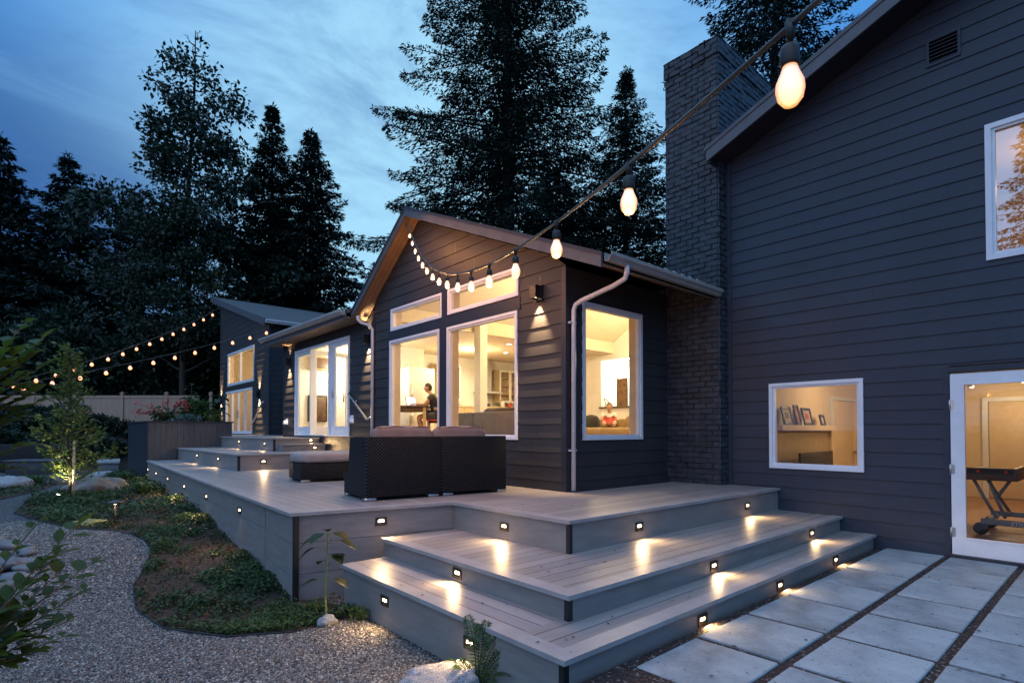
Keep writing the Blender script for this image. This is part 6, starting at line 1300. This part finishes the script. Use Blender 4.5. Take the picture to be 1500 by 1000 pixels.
# planter flowers
bush('flowering_plant','red-flowered plant at the left end of the planter box',(3.0,18.5,1.60),(.45,.35,.25),700,.10,M['leafm'],101,'plant')
fl=thing('red_flowers','airy scarlet flower sprays leaning out over the left end of the planter box','flowers',(2.8,18.4,1.7)); mb=MB(); P=[]; rg=random.Random(8)
for k in range(22):
    a=rg.uniform(-.9,.55); p0=Vector((3.05,18.45,1.72)); e=p0+Vector((a,rg.uniform(-.25,.2),rg.uniform(.25,.62)-.12*abs(a))); mb.tube([p0,p0.lerp(e,.5)+Vector((0,0,.06)),e],.005,4,False)
    for q in range(14): P.append((e+Vector((rg.gauss(0,.05),rg.gauss(0,.04),rg.gauss(0,.035))))[:])
mb.build('stems',M['bark'],fl); g=np.random.default_rng(3); P=np.array(P); n=len(P); leaves('petals',P,unit(g,n),unit(g,n),g.uniform(.04,.075,n),g.uniform(.03,.05,n),plain('scarlet_petals',(.50,.02,.025),.5,var=.3),fl)
tuft('grass_tuft','grassy tuft right of the red flowers in the planter box',(3.55,18.5,1.6),220,.55,.40,M['leafm'],110,.010)
bush('flowering_plant','silvery low plant in the middle front of the planter box',(3.35,18.15,1.58),(.5,.2,.16),800,.07,leaf_mat('silver_leaves',[(.2,(.06,.10,.08)),(.5,(.12,.17,.14)),(.8,(.22,.27,.23))],3,.5,.2),111,'plant')
bush('planter_plant','tall bushy herb at the middle of the planter box',(3.8,18.7,1.6),(.42,.35,.5),900,.12,M['leafm'],112,'plant',lumps=12)
bush('planter_plant','yellow-green feathery plant right of the middle of the planter box',(4.15,18.3,1.58),(.22,.2,.30),700,.06,M['leafy'],113,'plant')
sp=thing('planter_plant','tall sunflower plant with drooping broad leaves at the right end of the planter box','plant',(4.4,18.5,1.6)); mb=MB(); lf=MB(); p0=Vector((4.4,18.5,1.6)); e=p0+Vector((-.03,0,.98)); mb.tube([p0,p0.lerp(e,.5)+Vector((.03,0,0)),e],[.018,.014,.009],7)
for k in range(11):
    a=k*2.4; h=.35+.06*k; p=p0.lerp(e,h); d=Vector((math.cos(a),math.sin(a),.35)); q=p+d*.10; mb.tube([p,q],.006,5); broadleaf(lf,q,(d+Vector((0,0,-.5))).normalized(),.26,.18,.7)
mb.build('stem',M['bark'],sp); lf.build('leaves',M['leafm'],sp)
sp=thing('planter_plant','tall leafy stem rising from the back of the planter box','plant',(3.75,19.2,1.6)); mb=MB(); lf=MB(); p0=Vector((3.75,19.2,1.6)); e=p0+Vector((.02,0,1.25)); mb.tube([p0,e],[.016,.008],7)
for k in range(16):
    a=k*2.4; h=.35+.042*k; p=p0.lerp(e,min(1,h)); d=Vector((math.cos(a),math.sin(a),.5)); q=p+d*.08; broadleaf(lf,q,(d+Vector((0,0,-.4))).normalized(),.24*(1.2-h*.5),.13,.6)
mb.build('stem',M['bark'],sp); lf.build('leaves',M['leafm'],sp)
# ------------------------------------------------------------------ foreground shrubs at the left edge
def twiggy(name,label,c,twigs,seed,leafL,mat,u0=.22):
    rg=random.Random(seed); t=thing(name,label,'shrub',c); mb=MB(); lf=MB()
    for (e,k) in twigs:
        p=Vector(c); e=Vector(e); m=p.lerp(e,.5)+Vector((rg.uniform(-.05,.05),rg.uniform(-.05,.05),.10)); pts=[]
        for i in range(9):
            u_=i/8; pts.append(p*(1-u_)**2+m*2*u_*(1-u_)+e*u_*u_)
        mb.tube(pts,[.006*(1-.75*i/8)+.001 for i in range(9)],5,False)
        for i in range(k):
            u_=u0+(.99-u0)*(i+rg.random()*.5)/k; j=min(7,int(u_*8)); q=pts[j].lerp(pts[j+1],u_*8-j); d=(pts[j+1]-pts[j]).normalized(); s=d.cross(Vector((0,0,1))).normalized()*(1 if i%2 else -1)
            dd=(d*.5+s*rg.uniform(.4,1)+Vector((0,0,rg.uniform(-.2,.5)))).normalized(); L=leafL*rg.uniform(.6,1.2); q2=q+dd*.012; mb.tube([q,q2],.0015,4,False); broadleaf(lf,q2,dd,L,L*rg.uniform(.45,.6),rg.uniform(.1,.5),(rg.uniform(-.3,.3),rg.uniform(-.3,.3),1))
    mb.build('twigs',plain('brown_twig',(.10,.055,.03),.6),t); lf.build('leaves',mat,t); return t
rg=random.Random(2)
tw=[((x,y,z),k) for x,y,z,k in ((.26,4.34,.86,11),(.34,4.30,.62,10),(.30,4.28,.45,10),(.16,4.2,.60,10),(.10,4.25,.95,10),(.22,4.2,.30,10),(.12,4.1,.40,9),(.05,4.2,.28,9),(.18,4.25,.72,9),(.02,4.15,.55,9),(.0,4.1,.40,8),(-.05,4.2,.15,8),(.08,4.1,.18,8),(.2,4.3,.18,8),(-.02,4.0,.30,9))]
twiggy('foreground_shrub','leafy twigs of a shrub reaching in from the lower left corner',(-.42,3.9,.02),[((x,y,z),k+5) for (x,y,z),k in tw],5,.12,M['leaff'],.30)
tw=[((x,y,z),k) for x,y,z,k in ((.02,4.62,2.02,9),(.04,4.66,1.86,9),(-.02,4.55,1.72,9),(.02,4.6,1.62,8),(-.06,4.5,2.10,9),(-.10,4.45,1.9,10),(-.06,4.5,1.52,8),(-.02,4.5,1.34,8),(-.08,4.45,1.20,9),(-.10,4.4,1.75,9),(.0,4.6,1.93,9),(-.04,4.6,1.66,9))]
twiggy('foreground_shrub','broad-leaved branch of a taller shrub at the left edge, eye height and above',(-.62,4.35,1.0),[((x+.05,y,z),k+9) for (x,y,z),k in tw],6,.115,M['leaff'],.50)
